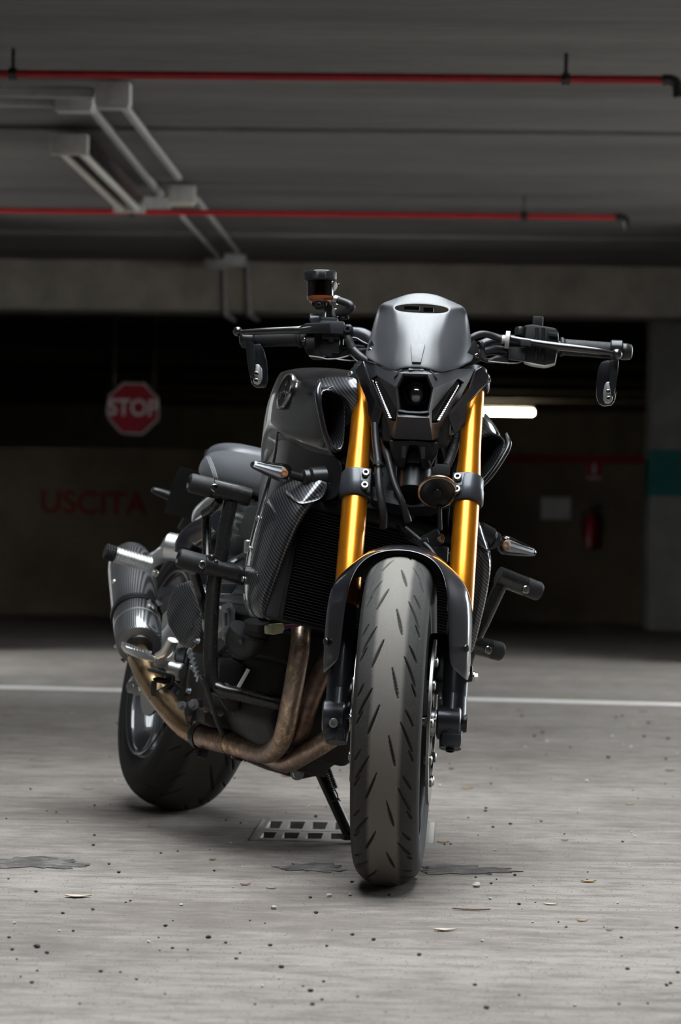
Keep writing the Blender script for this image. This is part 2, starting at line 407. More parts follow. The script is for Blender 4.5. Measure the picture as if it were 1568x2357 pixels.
pb.build('drain_pit', 'wall_dark', floor, fix=False, angle=0)
# painted bay line across the floor
la, lb = W((0, 1582), Z=0), W((1568, 1622), Z=0); dl = (lb - la).normalized(); nl = Vector((-dl.y, dl.x, 0))
la -= dl * 3; lb += dl * 4
MB().prism([la - nl * .075, lb - nl * .075, lb + nl * .075, la + nl * .075], (0, 0, .0015)).build('lane_line', 'line_paint', floor)
# tar repairs
def blob(name, cx_, cy_, rx, ry, mat, seed, n=60):
    rnd = random.Random(seed); ph = [rnd.uniform(0, 6.28) for _ in range(8)]
    p = W((cx_, cy_), Z=0); e = W((cx_ + rx, cy_), Z=0); q = W((cx_, cy_ - ry), Z=0); ax, ay = (e - p).length, (q - p).length
    pts = []
    for i in range(n):
        a = 2 * math.pi * i / n; k = 1 + .16 * math.sin(3 * a + ph[0]) + .12 * math.sin(7 * a + ph[1]) + .10 * math.sin(13 * a + ph[2]) + .07 * math.sin(21 * a + ph[3])
        pts.append((p.x + ax * math.copysign(abs(math.cos(a)) ** .7, math.cos(a)) * k, p.y + ay * math.sin(a) * k, .0004))
    MB().prism(pts, (0, 0, .0012)).build(name, mat, floor)
blob('tar_patch', 1065, 2003, 102, 10, 'tar', 3); blob('tar_patch', 722, 1998, 70, 9, 'tar', 5); blob('tar_patch', 80, 1988, 112, 12, 'tar', 9)

# ceiling: cast slabs with small level steps
def ydepth(py, z): return W((784, py), Z=z).y
cuts = [Y_EDGE + .2] + [ydepth(p, CEIL) for p in (42, 303, 412, 545)] + [Y_BEAM + .1, 22, 26, 30, 34, Y_FAR]
NX0, NX1, Y_WIDE = XWL - .2, XWR + .2, 14.35
cb_ = MB()
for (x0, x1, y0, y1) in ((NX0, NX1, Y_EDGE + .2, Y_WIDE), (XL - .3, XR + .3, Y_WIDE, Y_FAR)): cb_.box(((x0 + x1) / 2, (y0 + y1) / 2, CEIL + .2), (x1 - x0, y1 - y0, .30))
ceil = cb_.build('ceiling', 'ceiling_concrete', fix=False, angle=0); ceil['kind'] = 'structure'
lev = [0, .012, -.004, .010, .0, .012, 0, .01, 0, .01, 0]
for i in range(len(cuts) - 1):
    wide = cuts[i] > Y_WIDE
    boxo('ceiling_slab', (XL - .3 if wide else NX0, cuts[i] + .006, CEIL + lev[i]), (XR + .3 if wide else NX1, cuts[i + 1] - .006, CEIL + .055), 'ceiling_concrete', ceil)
boxo('ceiling_beam', (XL - .3, Y_BEAM, CEIL - .272), (XR + .3, Y_BEAM + .45, CEIL + .06), 'beam_concrete', ceil)
for yb in (25.5, 28.2, 30.6, 32.8): boxo('ceiling_beam', (XL, yb, CEIL - .12), (XR, yb + .35, CEIL + .06), 'beam_concrete', ceil)
wb = boxo('wall_back', (XL, Y_WALL, 0), (XR, Y_WALL + .25, 1.075), 'wall_concrete', kind='structure')
boxo('red_band', (-.2, Y_WALL - .004, 1.025), (XR, Y_WALL + .05, 1.08), 'paint_red', wb)
boxo('wall_base', (XL, Y_WALL - .06, 0), (XR, Y_WALL + .01, .10), 'wall_concrete', wb)
boxo('wall_far', (XL - .3, Y_FAR, 0), (XR + .3, Y_FAR + .3, CEIL + .3), 'wall_dark', kind='structure')
# side walls with open window bands beside the parking bays
def side_wall(name, x0, x1, y0, y1, top, openings):
    b = MB(); ys = [y0]
    for (a, e, z0, z1) in openings:
        b.box(((x0 + x1) / 2, (ys[-1] + a) / 2, top / 2), (x1 - x0, a - ys[-1], top)); b.box(((x0 + x1) / 2, (a + e) / 2, z0 / 2), (x1 - x0, e - a, z0)); b.box(((x0 + x1) / 2, (a + e) / 2, (z1 + top) / 2), (x1 - x0, e - a, top - z1)); ys.append(e)
    b.box(((x0 + x1) / 2, (ys[-1] + y1) / 2, top / 2), (x1 - x0, y1 - ys[-1], top))
    o = b.build(name, 'wall_grey', fix=False, angle=0); o['kind'] = 'structure'; return o
boxo('wall_back_left', (XL - .3, 14.3, 0), (XL, Y_FAR, CEIL + .05), 'wall_dark', kind='structure'); boxo('wall_back_right', (XR, 14.3, 0), (XR + .3, Y_FAR, CEIL + .05), 'wall_dark', kind='structure')
for (nm, x0, x1, wn, so) in (('wall_left', XWL - .2, XWL, 1, SIDE_L), ('wall_right', XWR, XWR + .2, 2, SIDE_R)):
    wl = side_wall(nm, x0, x1, Y_EDGE + .2, 14.3, CEIL + .05, so)
    for (a, e, z0, z1) in so:
        wo = MB()
        n = max(2, round((e - a) / .8))
        for i in range(n + 1): wo.box(((x0 + x1) / 2, a + .02 + (e - a - .04) * i / n, (z0 + z1) / 2), (.05, .04, z1 - z0))
        for zz in (z0 + .02, z1 - .02): wo.box(((x0 + x1) / 2, (a + e) / 2, zz), (.05, e - a, .04))
        wf = wo.build('window_%d' % wn, 'bar_black', fix=False, angle=0); wf['kind'] = 'structure'; wn += 2
# the taller entrance bay around the motorcycle, with a roof light
RZ = 3.4; X0, X1, Y0 = -5.0, 4.5, -5.0; SX0, SX1, SY0, SY1 = SKY
for nm, lo, hi in (('wall_entrance_left', (X0 - .3, Y0, 0), (X0, Y_EDGE, RZ)), ('wall_entrance_right', (X1, Y0, 0), (X1 + .3, Y_EDGE, RZ))):
    boxo(nm, lo, hi, 'wall_grey', kind='structure')
boxo('wall_front', (X0, Y0 - .3, 0), (X1, Y0, RZ), 'wall_grey', kind='structure')
rb = MB()
for (x0, x1, y0, y1) in ((X0, SX0, Y0, Y_EDGE), (SX1, X1, Y0, Y_EDGE), (SX0, SX1, Y0, SY0), (SX0, SX1, SY1, Y_EDGE)):
    rb.box(((x0 + x1) / 2, (y0 + y1) / 2, RZ + .12), (x1 - x0, y1 - y0, .24))
rf = rb.build('ceiling_entrance', 'ceiling_concrete', fix=False, angle=0); rf['kind'] = 'structure'
for xa, xb in ((X0, NX0), (NX1, X1)): boxo('wall_leak_stop', (xa, Y_EDGE - .02, 0), (xb, Y_EDGE + .2, CEIL + .01), 'wall_grey', kind='structure')  # unseen walls added to stop daylight leaking in beside the bay
boxo('wall_fascia', (X0, Y_EDGE - .02, CEIL), (X1, Y_EDGE + .2, RZ + .24), 'ceiling_concrete', kind='structure')
for nm, xa, xb in (('wall_baffle_left', XL, -2.35), ('wall_baffle_right', 1.25, XR)): boxo(nm, (xa, 14.3, 0), (xb, 14.6, CEIL + .05), 'wall_grey', kind='structure')  # unseen walls added to keep window daylight off the back
# pillar at the right with a teal band
p0, p1 = W((1497, 1100), Y=18.6), W((1700, 1100), Y=18.6)
pil = boxo('wall_pillar', (p0.x, 18.6, 0), (p1.x, 19.1, CEIL), 'pillar_grey', kind='structure')
za, zb = W((1540, 1142), Y=18.6).z, W((1540, 1035), Y=18.6).z
boxo('teal_band', (p0.x - .004, 18.595, za), (p1.x + .004, 19.105, zb), 'teal_paint', pil)
# red exit lettering on the parapet
pc = W((215, 1160), Y=Y_WALL)
me = text_mesh('USCITA', .205, 'exit_lettering'); me.materials.append(MAT['paint_red'])
o = bpy.data.objects.new('exit_lettering', me); COL.objects.link(o); o.location = (pc.x, Y_WALL - .002, pc.z); o.rotation_euler = (R(90), R(.9), 0); o.parent = wb

# ================================================================== pipes, trunking and lamps under the ceiling
def hanger(b, p, top):
    b.cyl(p + Vector((0, 0, .0)), Vector((p.x, p.y, top)), .006, n=8); b.ring([(-.012, .014), (.012, .014), (.012, .019), (-.012, .019)], p, (1, 0, 0), 20)
def red_pipe(py, x0, x1, z, hang, label, elbow):
    yd = W((784, py), Z=z).y; a = W((x0, py), Y=yd); b_ = W((x1, py), Y=yd); a.z = b_.z = z
    root = empty('sprinkler_pipe', (a.x, yd, z)); tag(root, label, 'pipe')
    L = Vector((a.x, yd, z))
    def loc(p): return p - L
    MB().tube([loc(Vector((a.x, yd, z))), loc(Vector((b_.x, yd, z)))], .0125, 14, 1).build('pipe_run', 'pipe_red', root)
    if elbow:
        q = loc(Vector((b_.x, yd, z)))
        MB().tube([q + Vector((-.012, 0, 0)), q + Vector((.012, 0, 0)), q + Vector((.03, 0, -.012)), q + Vector((.036, 0, -.05))], .017, 14, 4).build('elbow', 'bar_black', root)
    for hx in hang:
        h = W((hx, py), Y=yd); b = MB(); hanger(b, loc(Vector((h.x, yd, z))), CEIL + .02 - z); b.build('hanger', 'bar_black', root)
red_pipe(177, -300, 1535, 1.985, (1303, 30), 'long red sprinkler pipe crossing the ceiling with a black elbow at its end', True)
red_pipe(493, -200, 1425, 1.97, (1207, 303), 'thin red pipe under the ceiling passing beside the switched off lamp batten', True)

def conduit(p0, p1, label, z=CEIL - .011, w=.023, h=.024, n='cable_trunking'):
    a, b = W(p0, Z=z - .01), W(p1, Z=z - .01); a.z = b.z = z
    o = MB().bar(a, b, w, h, .003).build(n, 'trunking'); tag(o, label, 'trunking', 'grey trunking runs under the ceiling'); return o
conduit((206, 250), (372, 456), 'grey cable trunking nearer the lamp batten, running to the middle ceiling box')
conduit((276, 240), (412, 415), 'grey cable trunking running between the big ceiling box and the box with the pale cap')
conduit((420, 503), (503, 596), 'dark lower trunking run ending at the left box on the beam', w=.018, h=.02)
conduit((452, 462), (548, 586), 'dark lower trunking run ending at the right box on the beam', w=.018, h=.02)
def jbox(x0, y0, x1, y1, label, z=CEIL, h=.055, cap=None):
    zc = z - h; a = W((x0, y1), Z=zc); b = W((x1, y1), Z=zc); dpt = max(.07, (b - a).length * .8)
    root = empty('junction_box', ((a.x + b.x) / 2, a.y + dpt / 2, zc)); tag(root, label, 'junction box', 'junction boxes under the ceiling')
    w = abs(b.x - a.x)
    MB().box((0, 0, h / 2), (w, dpt, h), None, .004).build('box_body', 'trunking', root)
    MB().box((0, 0, -.004), (w * .92, dpt * .92, .010), None, .003).build('cover', 'trunking' if cap is None else cap, root)
jbox(122, 216, 212, 247, 'flat grey junction box beside the larger ceiling box')
jbox(218, 190, 297, 240, 'large square grey ceiling box beside the red pipe', h=.075)
jbox(335, 450, 390, 478, 'small grey junction box next to the end of the lamp batten', h=.05)
jbox(388, 412, 447, 465, 'grey ceiling box with a warm pale cap where the trunking changes', h=.075, cap='cap_pale')
jbox(470, 588, 515, 612, 'small grey box on the beam above the left dropping conduit', h=.04)
jbox(515, 576, 564, 608, 'small grey box on the beam above the right dropping conduit', h=.055)
for (xa, la_) in ((517, 'left'), (571, 'right')):
    a = W((xa, 600), Y=Y_BEAM - .02); b = W((xa + 2, 716), Y=Y_BEAM - .02)
    o = MB().tube([a, b, b + Vector((.012, .03, -.02)), b + Vector((.03, .3, -.03))], .012, 12, 4).build('conduit_drop', 'trunking')
    tag(o, 'thin grey conduit dropping down the beam, the %s of the pair' % la_, 'conduit', 'conduits dropping down the beam')
# trunking coming in along the pipe at the left
for (ya, yb_, xe, lab) in ((207, 216, 216, 'upper grey trunking running along the red pipe into the large box'), (228, 238, 122, 'lower grey trunking running along the red pipe into the flat box')):
    z = CEIL - .03; a = W((-150, ya + 4), Z=z); b = W((xe, ya + 8), Z=z); a.y = b.y
    o = MB().bar((a.x, b.y, z), (b.x, b.y, z), .03, .03, .003).build('cable_trunking', 'trunking'); tag(o, lab, 'trunking', 'grey trunking runs under the ceiling')
# switched off fluorescent batten
z = CEIL - .10; a, b = W((160, 352), Z=z), W((298, 486), Z=z); dv = (b - a); L = dv.length; ang = math.atan2(dv.y, dv.x)
root = empty('lamp_batten', a); root.rotation_euler = (0, 0, ang); tag(root, 'switched off fluorescent lamp batten with grey end caps under the ceiling', 'lamp')
MB().prism([(0, -.07, .07), (0, .07, .07), (0, .045, .025), (0, -.045, .025)], (L, 0, 0), .003).build('lamp_housing', 'bar_black', root)
for s in (-1, 1):
    t = MB().cyl((.03, s * .035, .008), (L - .03, s * .035, .008), .013, n=14).build('lamp_tube', 'tube_off', root)
for x in (0, L): MB().box((x, 0, .03), (.05, .135, .075), None, .006).build('end_cap', 'fixture', root)
for x in (.25, L - .25): MB().cyl((x, 0, .06), (x, 0, .092), .01, n=8).build('lamp_bracket', 'bar_black', root)
# lit fluorescent lamp far behind the parapet
yd = 33.6; a, b = W((985, 948), Y=yd), W((1228, 948), Y=yd); cz = (a.z + b.z) / 2
root = empty('lit_lamp', ((a.x + b.x) / 2, yd, cz)); tag(root, 'lit warm fluorescent lamp hanging far back in the dark beyond the parapet', 'lamp')
hl = (b.x - a.x) / 2
MB().cyl((-hl, 0, 0), (hl, 0, 0), .024, n=16, ch=.008).build('lamp_tube', 'lit_tube', root)
MB().box((0, 0, .065), (hl * 2, .05, .05), None, .01).build('lamp_housing', 'fixture', root)
for s in (-1, 1): MB().cyl((s * hl * .7, 0, .1), (s * hl * .7, 0, CEIL - cz - .005), .008, n=8).build('lamp_rod', 'bar_black', root)

# ================================================================== signs and things on the parapet
yd = 18.2; pc = W((306, 940), Y=yd); rr = (W((365, 940), Y=yd).x - pc.x) / math.cos(R(22.5))
root = empty('stop_sign', (pc.x, yd, pc.z)); root.rotation_euler = (0, R(.8), 0); tag(root, 'red octagonal stop sign with white letters and white edge hanging in the dark', 'sign')
def octo(r, y, t): return MB().prism([(r * math.cos(R(22.5 + 45 * i)), y, r * math.sin(R(22.5 + 45 * i))) for i in range(8)], (0, t, 0))
octo(rr, 0, .012).build('sign_rim', 'sign_white', root); octo(rr * .945, -.002, .006).build('sign_face', 'sign_red', root)
me = text_mesh('STOP', rr * .74, 'lettering'); me.materials.append(MAT['sign_white']); o = bpy.data.objects.new('lettering', me); COL.objects.link(o); o.parent = root; o.location = (0, -.004, 0); o.rotation_euler = (R(90), 0, 0); o.scale = (1.02, 1.12, 1)
for s in (-1, 1): MB().cyl((s * .12, .006, rr * .8), (s * .12, .006, CEIL - pc.z + .02), .004, n=6).build('sign_wire', 'bar_black', root)
yd = Y_WALL - .006
a, b = W((1246, 1195), Y=yd), W((1314, 1145), Y=yd)
tag(boxo('paper_notice', (a.x, yd, a.z), (b.x, yd + .006, b.z), 'paper', ch=.001), 'white paper notice fixed to the parapet beside the fire extinguisher', 'notice')
a, b = W((1350, 1104), Y=yd), W((1386, 1062), Y=yd)
root = empty('extinguisher_sign', ((a.x + b.x) / 2, yd, a.z)); tag(root, 'small red and white plaque above the fire extinguisher', 'sign')
w, h = (b.x - a.x), (b.z - a.z)
MB().box((0, .003, h / 2), (w, .006, h), None, .001).build('plaque', 'sign_red', root)
MB().box((.0, -.001, h * .58), (w * .22, .004, h * .55)).build('pictogram', 'sign_white', root); MB().box((0, -.001, h * .10), (w * .9, .004, h * .12)).build('caption_bar', 'sign_white', root)
pb_, pt = W((1360, 1262), Y=yd - .06), W((1360, 1160), Y=yd - .06); H = pt.z - pb_.z
root = empty('fire_extinguisher', (pb_.x, yd - .06, pb_.z)); tag(root, 'red fire extinguisher hanging on the parapet under its plaque', 'fire extinguisher')
MB().lathe([(0, .035), (.01, .043), (H * .62, .043), (H * .74, .03), (H * .78, .016)], (0, 0, 0), (0, 0, 1), 24).build('cylinder', 'ext_red', root)
MB().cyl((0, 0, H * .76), (0, 0, H * .88), .014, n=12).box((.015, -.01, H * .9), (.075, .02, .018), None, .004).box((.02, -.01, H * .98), (.07, .018, .010), None, .003).build('valve', 'bar_black', root)
MB().tube([(-.01, -.01, H * .84), (-.05, -.015, H * .78), (-.056, -.01, H * .5), (-.05, -.01, H * .25)], .008, 10, 5).build('hose', 'bar_black', root)
MB().box((0, .035, H * .45), (.06, .05, .03), None, .004).build('wall_bracket', 'bar_black', root)

# ================================================================== drain grate
gx, gy = (GX0 + GX1) / 2, (GY0 + GY1) / 2; gw, gd = GX1 - GX0, GY1 - GY0
root = empty('drain_grate', (gx, gy, 0)); tag(root, 'rusty grey cast iron drain grate let into the floor under the motorcycle', 'drain grate')
def gridplate(w, d, xs, ys, z0, z1, b):
    # xs, ys: slot intervals; plate made of the solid cells between the slots
    ex = sorted({-w / 2, w / 2, *[v for p in xs for v in p]}); ey = sorted({-d / 2, d / 2, *[v for p in ys for v in p]})
    for i in range(len(ex) - 1):
        for j in range(len(ey) - 1):
            if any(abs(p[0] - ex[i]) < 1e-6 for p in xs) and any(abs(q[0] - ey[j]) < 1e-6 for q in ys): continue
            b.box(((ex[i] + ex[i + 1]) / 2, (ey[j] + ey[j + 1]) / 2, (z0 + z1) / 2), (ex[i + 1] - ex[i], ey[j + 1] - ey[j], z1 - z0))
    return b
inner_w = gw - .024
s0_ = W((604, 1912), Z=0).x - gx; pitch = W((658, 1912), Z=0).x - W((604, 1912), Z=0).x; xs = []
while s0_ + pitch * .66 < inner_w / 2 - .012: xs.append((s0_, s0_ + pitch * .66)); s0_ += pitch
for (ya, yb_) in ((-gd / 2 + .012, -gd * .06 - .004), (-gd * .06 + .004, gd / 2 - .012)):
    dd = yb_ - ya; b = MB(); gridplate(inner_w, dd, xs, [(-dd * .30, dd * .34)], -.014, .001, b)
    for v in b.v: v.y += (ya + yb_) / 2
    b.build('grate_panel', 'grate_iron', root)
b = MB()
for s in (-1, 1):
    b.box((s * (gw / 2 - .012), 0, -.008), (.022, gd - .004, .018), None, .002); b.box((0, s * (gd / 2 - .005), -.008), (gw - .004, .009, .018), None, .002)
b.build('grate_frame', 'grate_iron', root)

# ================================================================== loose bits on the floor
rnd = random.Random(11)
def pebble_mesh(name, mat, seed):
    r_ = random.Random(seed); b = MB(); ph = [r_.uniform(.7, 1.3) for _ in range(30)]
    n = 8; rings = []
    for i, t in enumerate((.35, .9, 1.5, 2.2, 2.8)):
        rings.append([Vector((math.sin(t) * math.cos(6.283 * j / n) * ph[(i * 5 + j) % 30] , math.sin(t) * math.sin(6.283 * j / n) * ph[(i * 7 + j) % 30] * .8, -math.cos(t) * .55 + .52)) for j in range(n)])
    b.loft(rings); me = b.build(name, mat, angle=50); d = me.data; bpy.data.objects.remove(me); return d
dark = [pebble_mesh('pebble', 'pebble_dark', s) for s in range(4)]; pale = [pebble_mesh('pebble', 'pebble_pale', s + 9) for s in range(3)]
def put(me, name, p, s, label, cat, group):
    o = bpy.data.objects.new(name, me); COL.objects.link(o); o.location = p; o.scale = s if isinstance(s, tuple) else (s, s, s); o.rotation_euler = (0, 0, rnd.uniform(0, 6.28)); tag(o, label, cat, group); return o
DK = ('small dark pebble lying loose on the concrete floor', 'pebble', 'dark pebbles on the floor'); PL = ('small pale pebble lying loose on the concrete floor', 'pebble', 'pale pebbles on the floor')
for (px, py, s) in ((274, 2010, .006), (85, 2182, .008), (965, 2200, .006), (480, 2160, .007), (727, 2103, .006), (860, 2165, .006), (715, 2283, .006), (1175, 1898, .006), (1118, 1868, .006), (1135, 1905, .005), (727, 1881, .007), (1130, 1805, .005), (1120, 2322, .006), (232, 2238, .005), (1445, 2232, .005), (648, 2228, .006), (214, 2095, .005), (300, 2075, .004), (70, 1818, .006)):
    put(rnd.choice(dark), 'pebble', W((px, py), Z=0), s * .72, *DK)
for (px, py, s) in ((1098, 2042, .009), (757, 2065, .006), (630, 2093, .006), (806, 2062, .004), (1012, 1809, .005), (1350, 1800, .006)):
    put(rnd.choice(pale), 'pebble', W((px, py), Z=0), s, *PL)
for i in range(210):
    py = 1640 + 680 * rnd.random() ** 1.15; px = rnd.uniform(-10, 1580)
    if 560 < px < 1000 and 1885 < py < 1940: continue
    d = rnd.random() < .72; s = rnd.choice((.0022, .0028, .0032, .004, .0048)) * (1.5 if py < 1760 else 1)
    put(rnd.choice(dark if d else pale), 'pebble', W((px, py), Z=0), s * .8, *(DK if d else PL))
def leaf_mesh(mat, curl, wid, seed):
    b = MB(); rows = []; r_ = random.Random(seed)
    for i in range(9):
        t = i / 8; w = wid * math.sin(math.pi * min(.97, max(.03, t)) ** .8) * r_.uniform(.9, 1.1) + .02
        rows.append([Vector((t - .5, s * w, curl * (s * s * .5 + (t - .5) ** 2 * 1.5) * .6 + .01)) for s in (-1, -.5, 0, .5, 1)])
    b.grid(rows); o = b.build('leaf', mat, thick=.012, angle=60); o.modifiers.clear(); d = o.data; bpy.data.objects.remove(o); return d
LV = {'t': leaf_mesh('leaf_tan', .22, .30, 1), 'b': leaf_mesh('leaf_brown', .28, .34, 2), 'p': leaf_mesh('leaf_pale', .16, .26, 3)}
LL = {'t': ('dry tan leaf curled up on the concrete floor', 'leaf', 'tan leaves on the floor'), 'b': ('dry reddish brown leaf lying on the concrete floor', 'leaf', 'brown leaves on the floor'), 'p': ('pale dried leaf lying flat on the concrete floor', 'leaf', 'pale leaves on the floor')}
for (px, py, k, s, a) in ((1355, 2031, 't', .034, 5), (625, 2046, 't', .022, 170), (565, 2038, 'b', .022, 10), (490, 1980, 'b', .02, 40), (180, 2066, 'p', .055, 5), (1268, 2083, 'p', .03, 0), (1340, 2121, 't', .024, 20), (1403, 2143, 'b', .016, 30), (1075, 1816, 't', .034, 0), (1025, 1812, 'p', .02, 30), (1543, 1776, 'b', .03, 20), (1450, 1853, 't', .025, 0), (1195, 1637, 'b', .03, 15), (1245, 1702, 't', .028, 0), (660, 1789, 'b', .035, 0), (205, 1816, 'p', .026, 0), (350, 1903, 't', .02, 30), (1300, 1936, 'b', .018, 0), (1040, 1771, 'b', .022, 40), (1480, 1640, 'b', .03, 0), (20, 1650, 'b', .03, 10), (1020, 1940, 't', .03, 4), (1025, 2143, 'p', .045, 8), (1085, 2096, 'b', .05, 356)):
    o = put(LV[k], 'leaf', W((px, py), Z=0) + Vector((0, 0, .001)), (s * .85, s * .85, s * .85), *LL[k]); o.rotation_euler = (0, 0, R(a))
    if (px, py) == (1085, 2096): o.scale = (.065, .012, .02)
# grit nobody could count
V_F, V_R = Vector((-.116, 5.554, 0)), Vector((-.634, 6.88, 0))
gb = MB()
for i in range(7000):
    py = 1600 + 770 * rnd.random(); px = rnd.uniform(-20, 1590); p = W((px, py), Z=0)
    if GX0 < p.x < GX1 and GY0 < p.y < GY1 or (p - V_F).length < .13 or (p - V_R).length < .17: continue
    s = rnd.uniform(.0006, .0019); a = rnd.uniform(0, 6.28); u, v = Vector((math.cos(a), math.sin(a), 0)) * s, Vector((-math.sin(a), math.cos(a), 0)) * s * rnd.uniform(.6, 1)
    gb.add([p + u, p + v, p - u, p - v, p + Vector((0, 0, s * .8))], [[0, 1, 4], [1, 2, 4], [2, 3, 4], [3, 0, 4]])
o = gb.build('floor_grit', 'grit', fix=False, angle=0); tag(o, 'fine dark grit scattered over the concrete floor', 'grit', kind='stuff')

# ================================================================== the motorcycle
bike = empty('motorcycle'); bike.matrix_world = BIKE_M
tag(bike, 'black naked motorcycle with gold fork tubes leaning on its side stand', 'motorcycle')
V = Vector

def tyre(name, cen, Rt, hw, rc, r_rim, y_rim, slashes, mat, parent, steer, nu=1900, nv=150, depth=.0035):
    # cross-section: crown ellipse then sidewall to the bead
    a = np.linspace(-math.pi / 2, math.pi / 2, nv - 16)
    yc = hw * np.sin(a); rr = rc + (Rt - rc) * np.cos(a) ** .92
    ss = np.linspace(0, 1, 9)[1:]
    ys = hw + (y_rim - hw) * ss ** 1.6 - .0015 * np.sin(ss * math.pi * 3) * (ss < .8); rs = rc + (r_rim - rc) * ss
    prof_y = np.concatenate([-ys[::-1], yc, ys]); prof_r = np.concatenate([rs[::-1], rr, rs])
    arc = np.concatenate([[0], np.cumsum(np.hypot(np.diff(prof_y), np.diff(prof_r)))]); arc -= arc[-1] / 2
    # normals of the profile
    dy = np.gradient(prof_y); dr = np.gradient(prof_r); ln = np.hypot(dy, dr); ny, nr = -dr / ln * -1, dy / ln
    ny = -dr / ln; nr = dy / ln
    t = np.linspace(0, 2 * math.pi, nu, endpoint=False); u = t * Rt
    g = np.zeros((nu, nv)); circ = 2 * math.pi * Rt
    for (u0, v0, u1, v1, w) in slashes:
        um = (u0 + u1) / 2; L = math.hypot(u1 - u0, v1 - v0)
        du = (u - um + circ / 2) % circ - circ / 2
        sel = np.where(np.abs(du) < L * .6 + .01)[0]
        if len(sel) == 0: continue
        A = du[sel][:, None] - (u0 - um); B = arc[None, :] - v0
        ex, ey = (u1 - u0) / L, (v1 - v0) / L
        s = (A * ex + B * ey) / L; dd = np.abs(-A * ey + B * ex)
        ww = w * np.sqrt(np.clip(np.sin(math.pi * np.clip(s, 0, 1)), 0, 1)) * (.55 + .45 * np.clip(s, 0, 1))
        k = np.clip((ww - dd) / .0007 + .5, 0, 1) * (s > 0) * (s < 1)
        g[sel] = np.maximum(g[sel], k)
    Rr = prof_r[None, :] - depth * g * nr[None, :]; Y = prof_y[None, :] - depth * g * ny[None, :]
    X = cen[0] + Rr * np.cos(t)[:, None]; Z = cen[2] + Rr * np.sin(t)[:, None]; Y = Y + cen[1]
    co = np.stack([X, Y, Z], -1).reshape(-1, 3)
    if steer: M = np.array(STEER_M); co = co @ M[:3, :3].T + M[:3, 3]
    i = np.arange(nu)[:, None]; j = np.arange(nv - 1)[None, :]; k = (i + 1) % nu
    q = np.stack([i * nv + j, i * nv + j + 1, k * nv + j + 1, k * nv + j], -1).reshape(-1, 4)
    me = bpy.data.meshes.new(name); me.vertices.add(len(co)); me.vertices.foreach_set('co', co.ravel())
    me.loops.add(q.size); me.loops.foreach_set('vertex_index', q.ravel().astype(np.int32)); me.polygons.add(len(q))
    me.polygons.foreach_set('loop_start', (np.arange(len(q)) * 4).astype(np.int32)); me.polygons.foreach_set('loop_total', np.full(len(q), 4, np.int32))
    me.update(calc_edges=True); me.validate()
    me.attributes.new('groove', 'FLOAT', 'POINT').data.foreach_set('value', g.ravel())
    lat = np.repeat(np.abs(prof_y)[None, :] / hw, nu, 0); lat[:, :9] = 1.2; lat[:, -9:] = 1.2
    me.attributes.new('lateral', 'FLOAT', 'POINT').data.foreach_set('value', lat.ravel())
    me.polygons.foreach_set('use_smooth', [True] * len(me.polygons)); me.materials.append(MAT[mat])
    o = bpy.data.objects.new(name, me); COL.objects.link(o); o.parent = parent; return o

# ------------------------------------------------------------------ front wheel
FC = V((1.43, 0, .30)); RC = V((0, 0, .315))
def rim(cen, r, hw, mat, name, steer, parent, spokes=5, hub=.045):
    b = MB()
    b.ring([(-hw - .008, r + .006), (-hw - .008, r - .004), (-hw, r - .006), (-hw + .012, r - .018), (0, r - .030), (hw - .012, r - .018), (hw, r - .006), (hw + .008, r - .004), (hw + .008, r + .006), (hw - .004, r), (0, r - .022), (-hw + .004, r)], cen, (0, 1, 0), 72)
    b.ring([(-hub, .020), (hub, .020), (hub, .036), (.02, .046), (-.02, .046), (-hub, .036)], cen, (0, 1, 0), 32)
    for i in range(spokes):
        a = 2 * math.pi * i / spokes + .3; d = V((math.cos(a), 0, math.sin(a))); n = V((-math.sin(a), 0, math.cos(a)))
        for s in (-1, 1):
            b.tube([cen + d * .038, cen + d * (r * .55) + n * s * .012, cen + d * (r - .022) * math.cos(s * .16) + n * s * (r - .022) * math.sin(.16)], [.015, .011, .013], 10, 5, True, .8, (0, 1, 0))
    return b.build(name, mat, parent, steer)
fw = rim(FC, .216, .044, 'satin_black', 'front_wheel', True, bike)
sl = []; P16 = 2 * math.pi * .3 / 16
for i in range(16):
    u = i * P16 + .004
    def S(du, v0, L, v1, w): sl.append((u + du + L / 2, v0, u + du - L / 2, v1, w))
    S(0, -.011, .055, -.031, .0031); S(.030, -.026, .050, -.054, .0029); S(.002, -.042, .026, -.058, .0026); S(.052, -.043, .024, -.058, .0026)
    h = P16 * .5
    S(h + .006, .006, .056, .020, .0031); S(h + .030, .026, .054, .052, .0029); S(h + .064, .034, .030, .052, .0026); S(h - .004, .043, .024, .055, .0026)
tyre('tyre', FC, .300, .0605, .252, .214, .048, sl, 'tyre_front', fw, True)
def disc(name, y, cen, r0, r1, parent, steer, mat='disc_steel', holes=0):
    return MB().ring([(-.0025, r0), (.0025, r0), (.0025, r1), (-.0025, r1)], cen + V((0, y, 0)), (0, 1, 0), 96).build(name, mat, parent, steer)
for s in (-1, 1):
    d = disc('brake_disc', s * .067, FC, .116, .149, fw, True)
    for i in range(10):
        a = 2 * math.pi * i / 10; p = FC + V((math.cos(a) * .113, s * .065, math.sin(a) * .113)); MB().lathe([(-.006, .008), (0, .0095), (.008, .0095), (.010, .006)], p, (0, s, 0), 14).build('disc_button', 'disc_steel', fw, True)
    k = MB(); k.ring([(-.003, .040), (.003, .040), (.003, .062), (-.003, .062)], FC + V((0, s * .064, 0)), (0, 1, 0), 40)
    for i in range(10):
        a = 2 * math.pi * i / 10; dd = V((math.cos(a), 0, math.sin(a))); k.bar(FC + V((0, s * .064, 0)) + dd * .055, FC + V((0, s * .064, 0)) + dd * .112, .012, .005, 0, (0, 1, 0))
    k.build('disc_carrier', 'satin_black', fw, True)
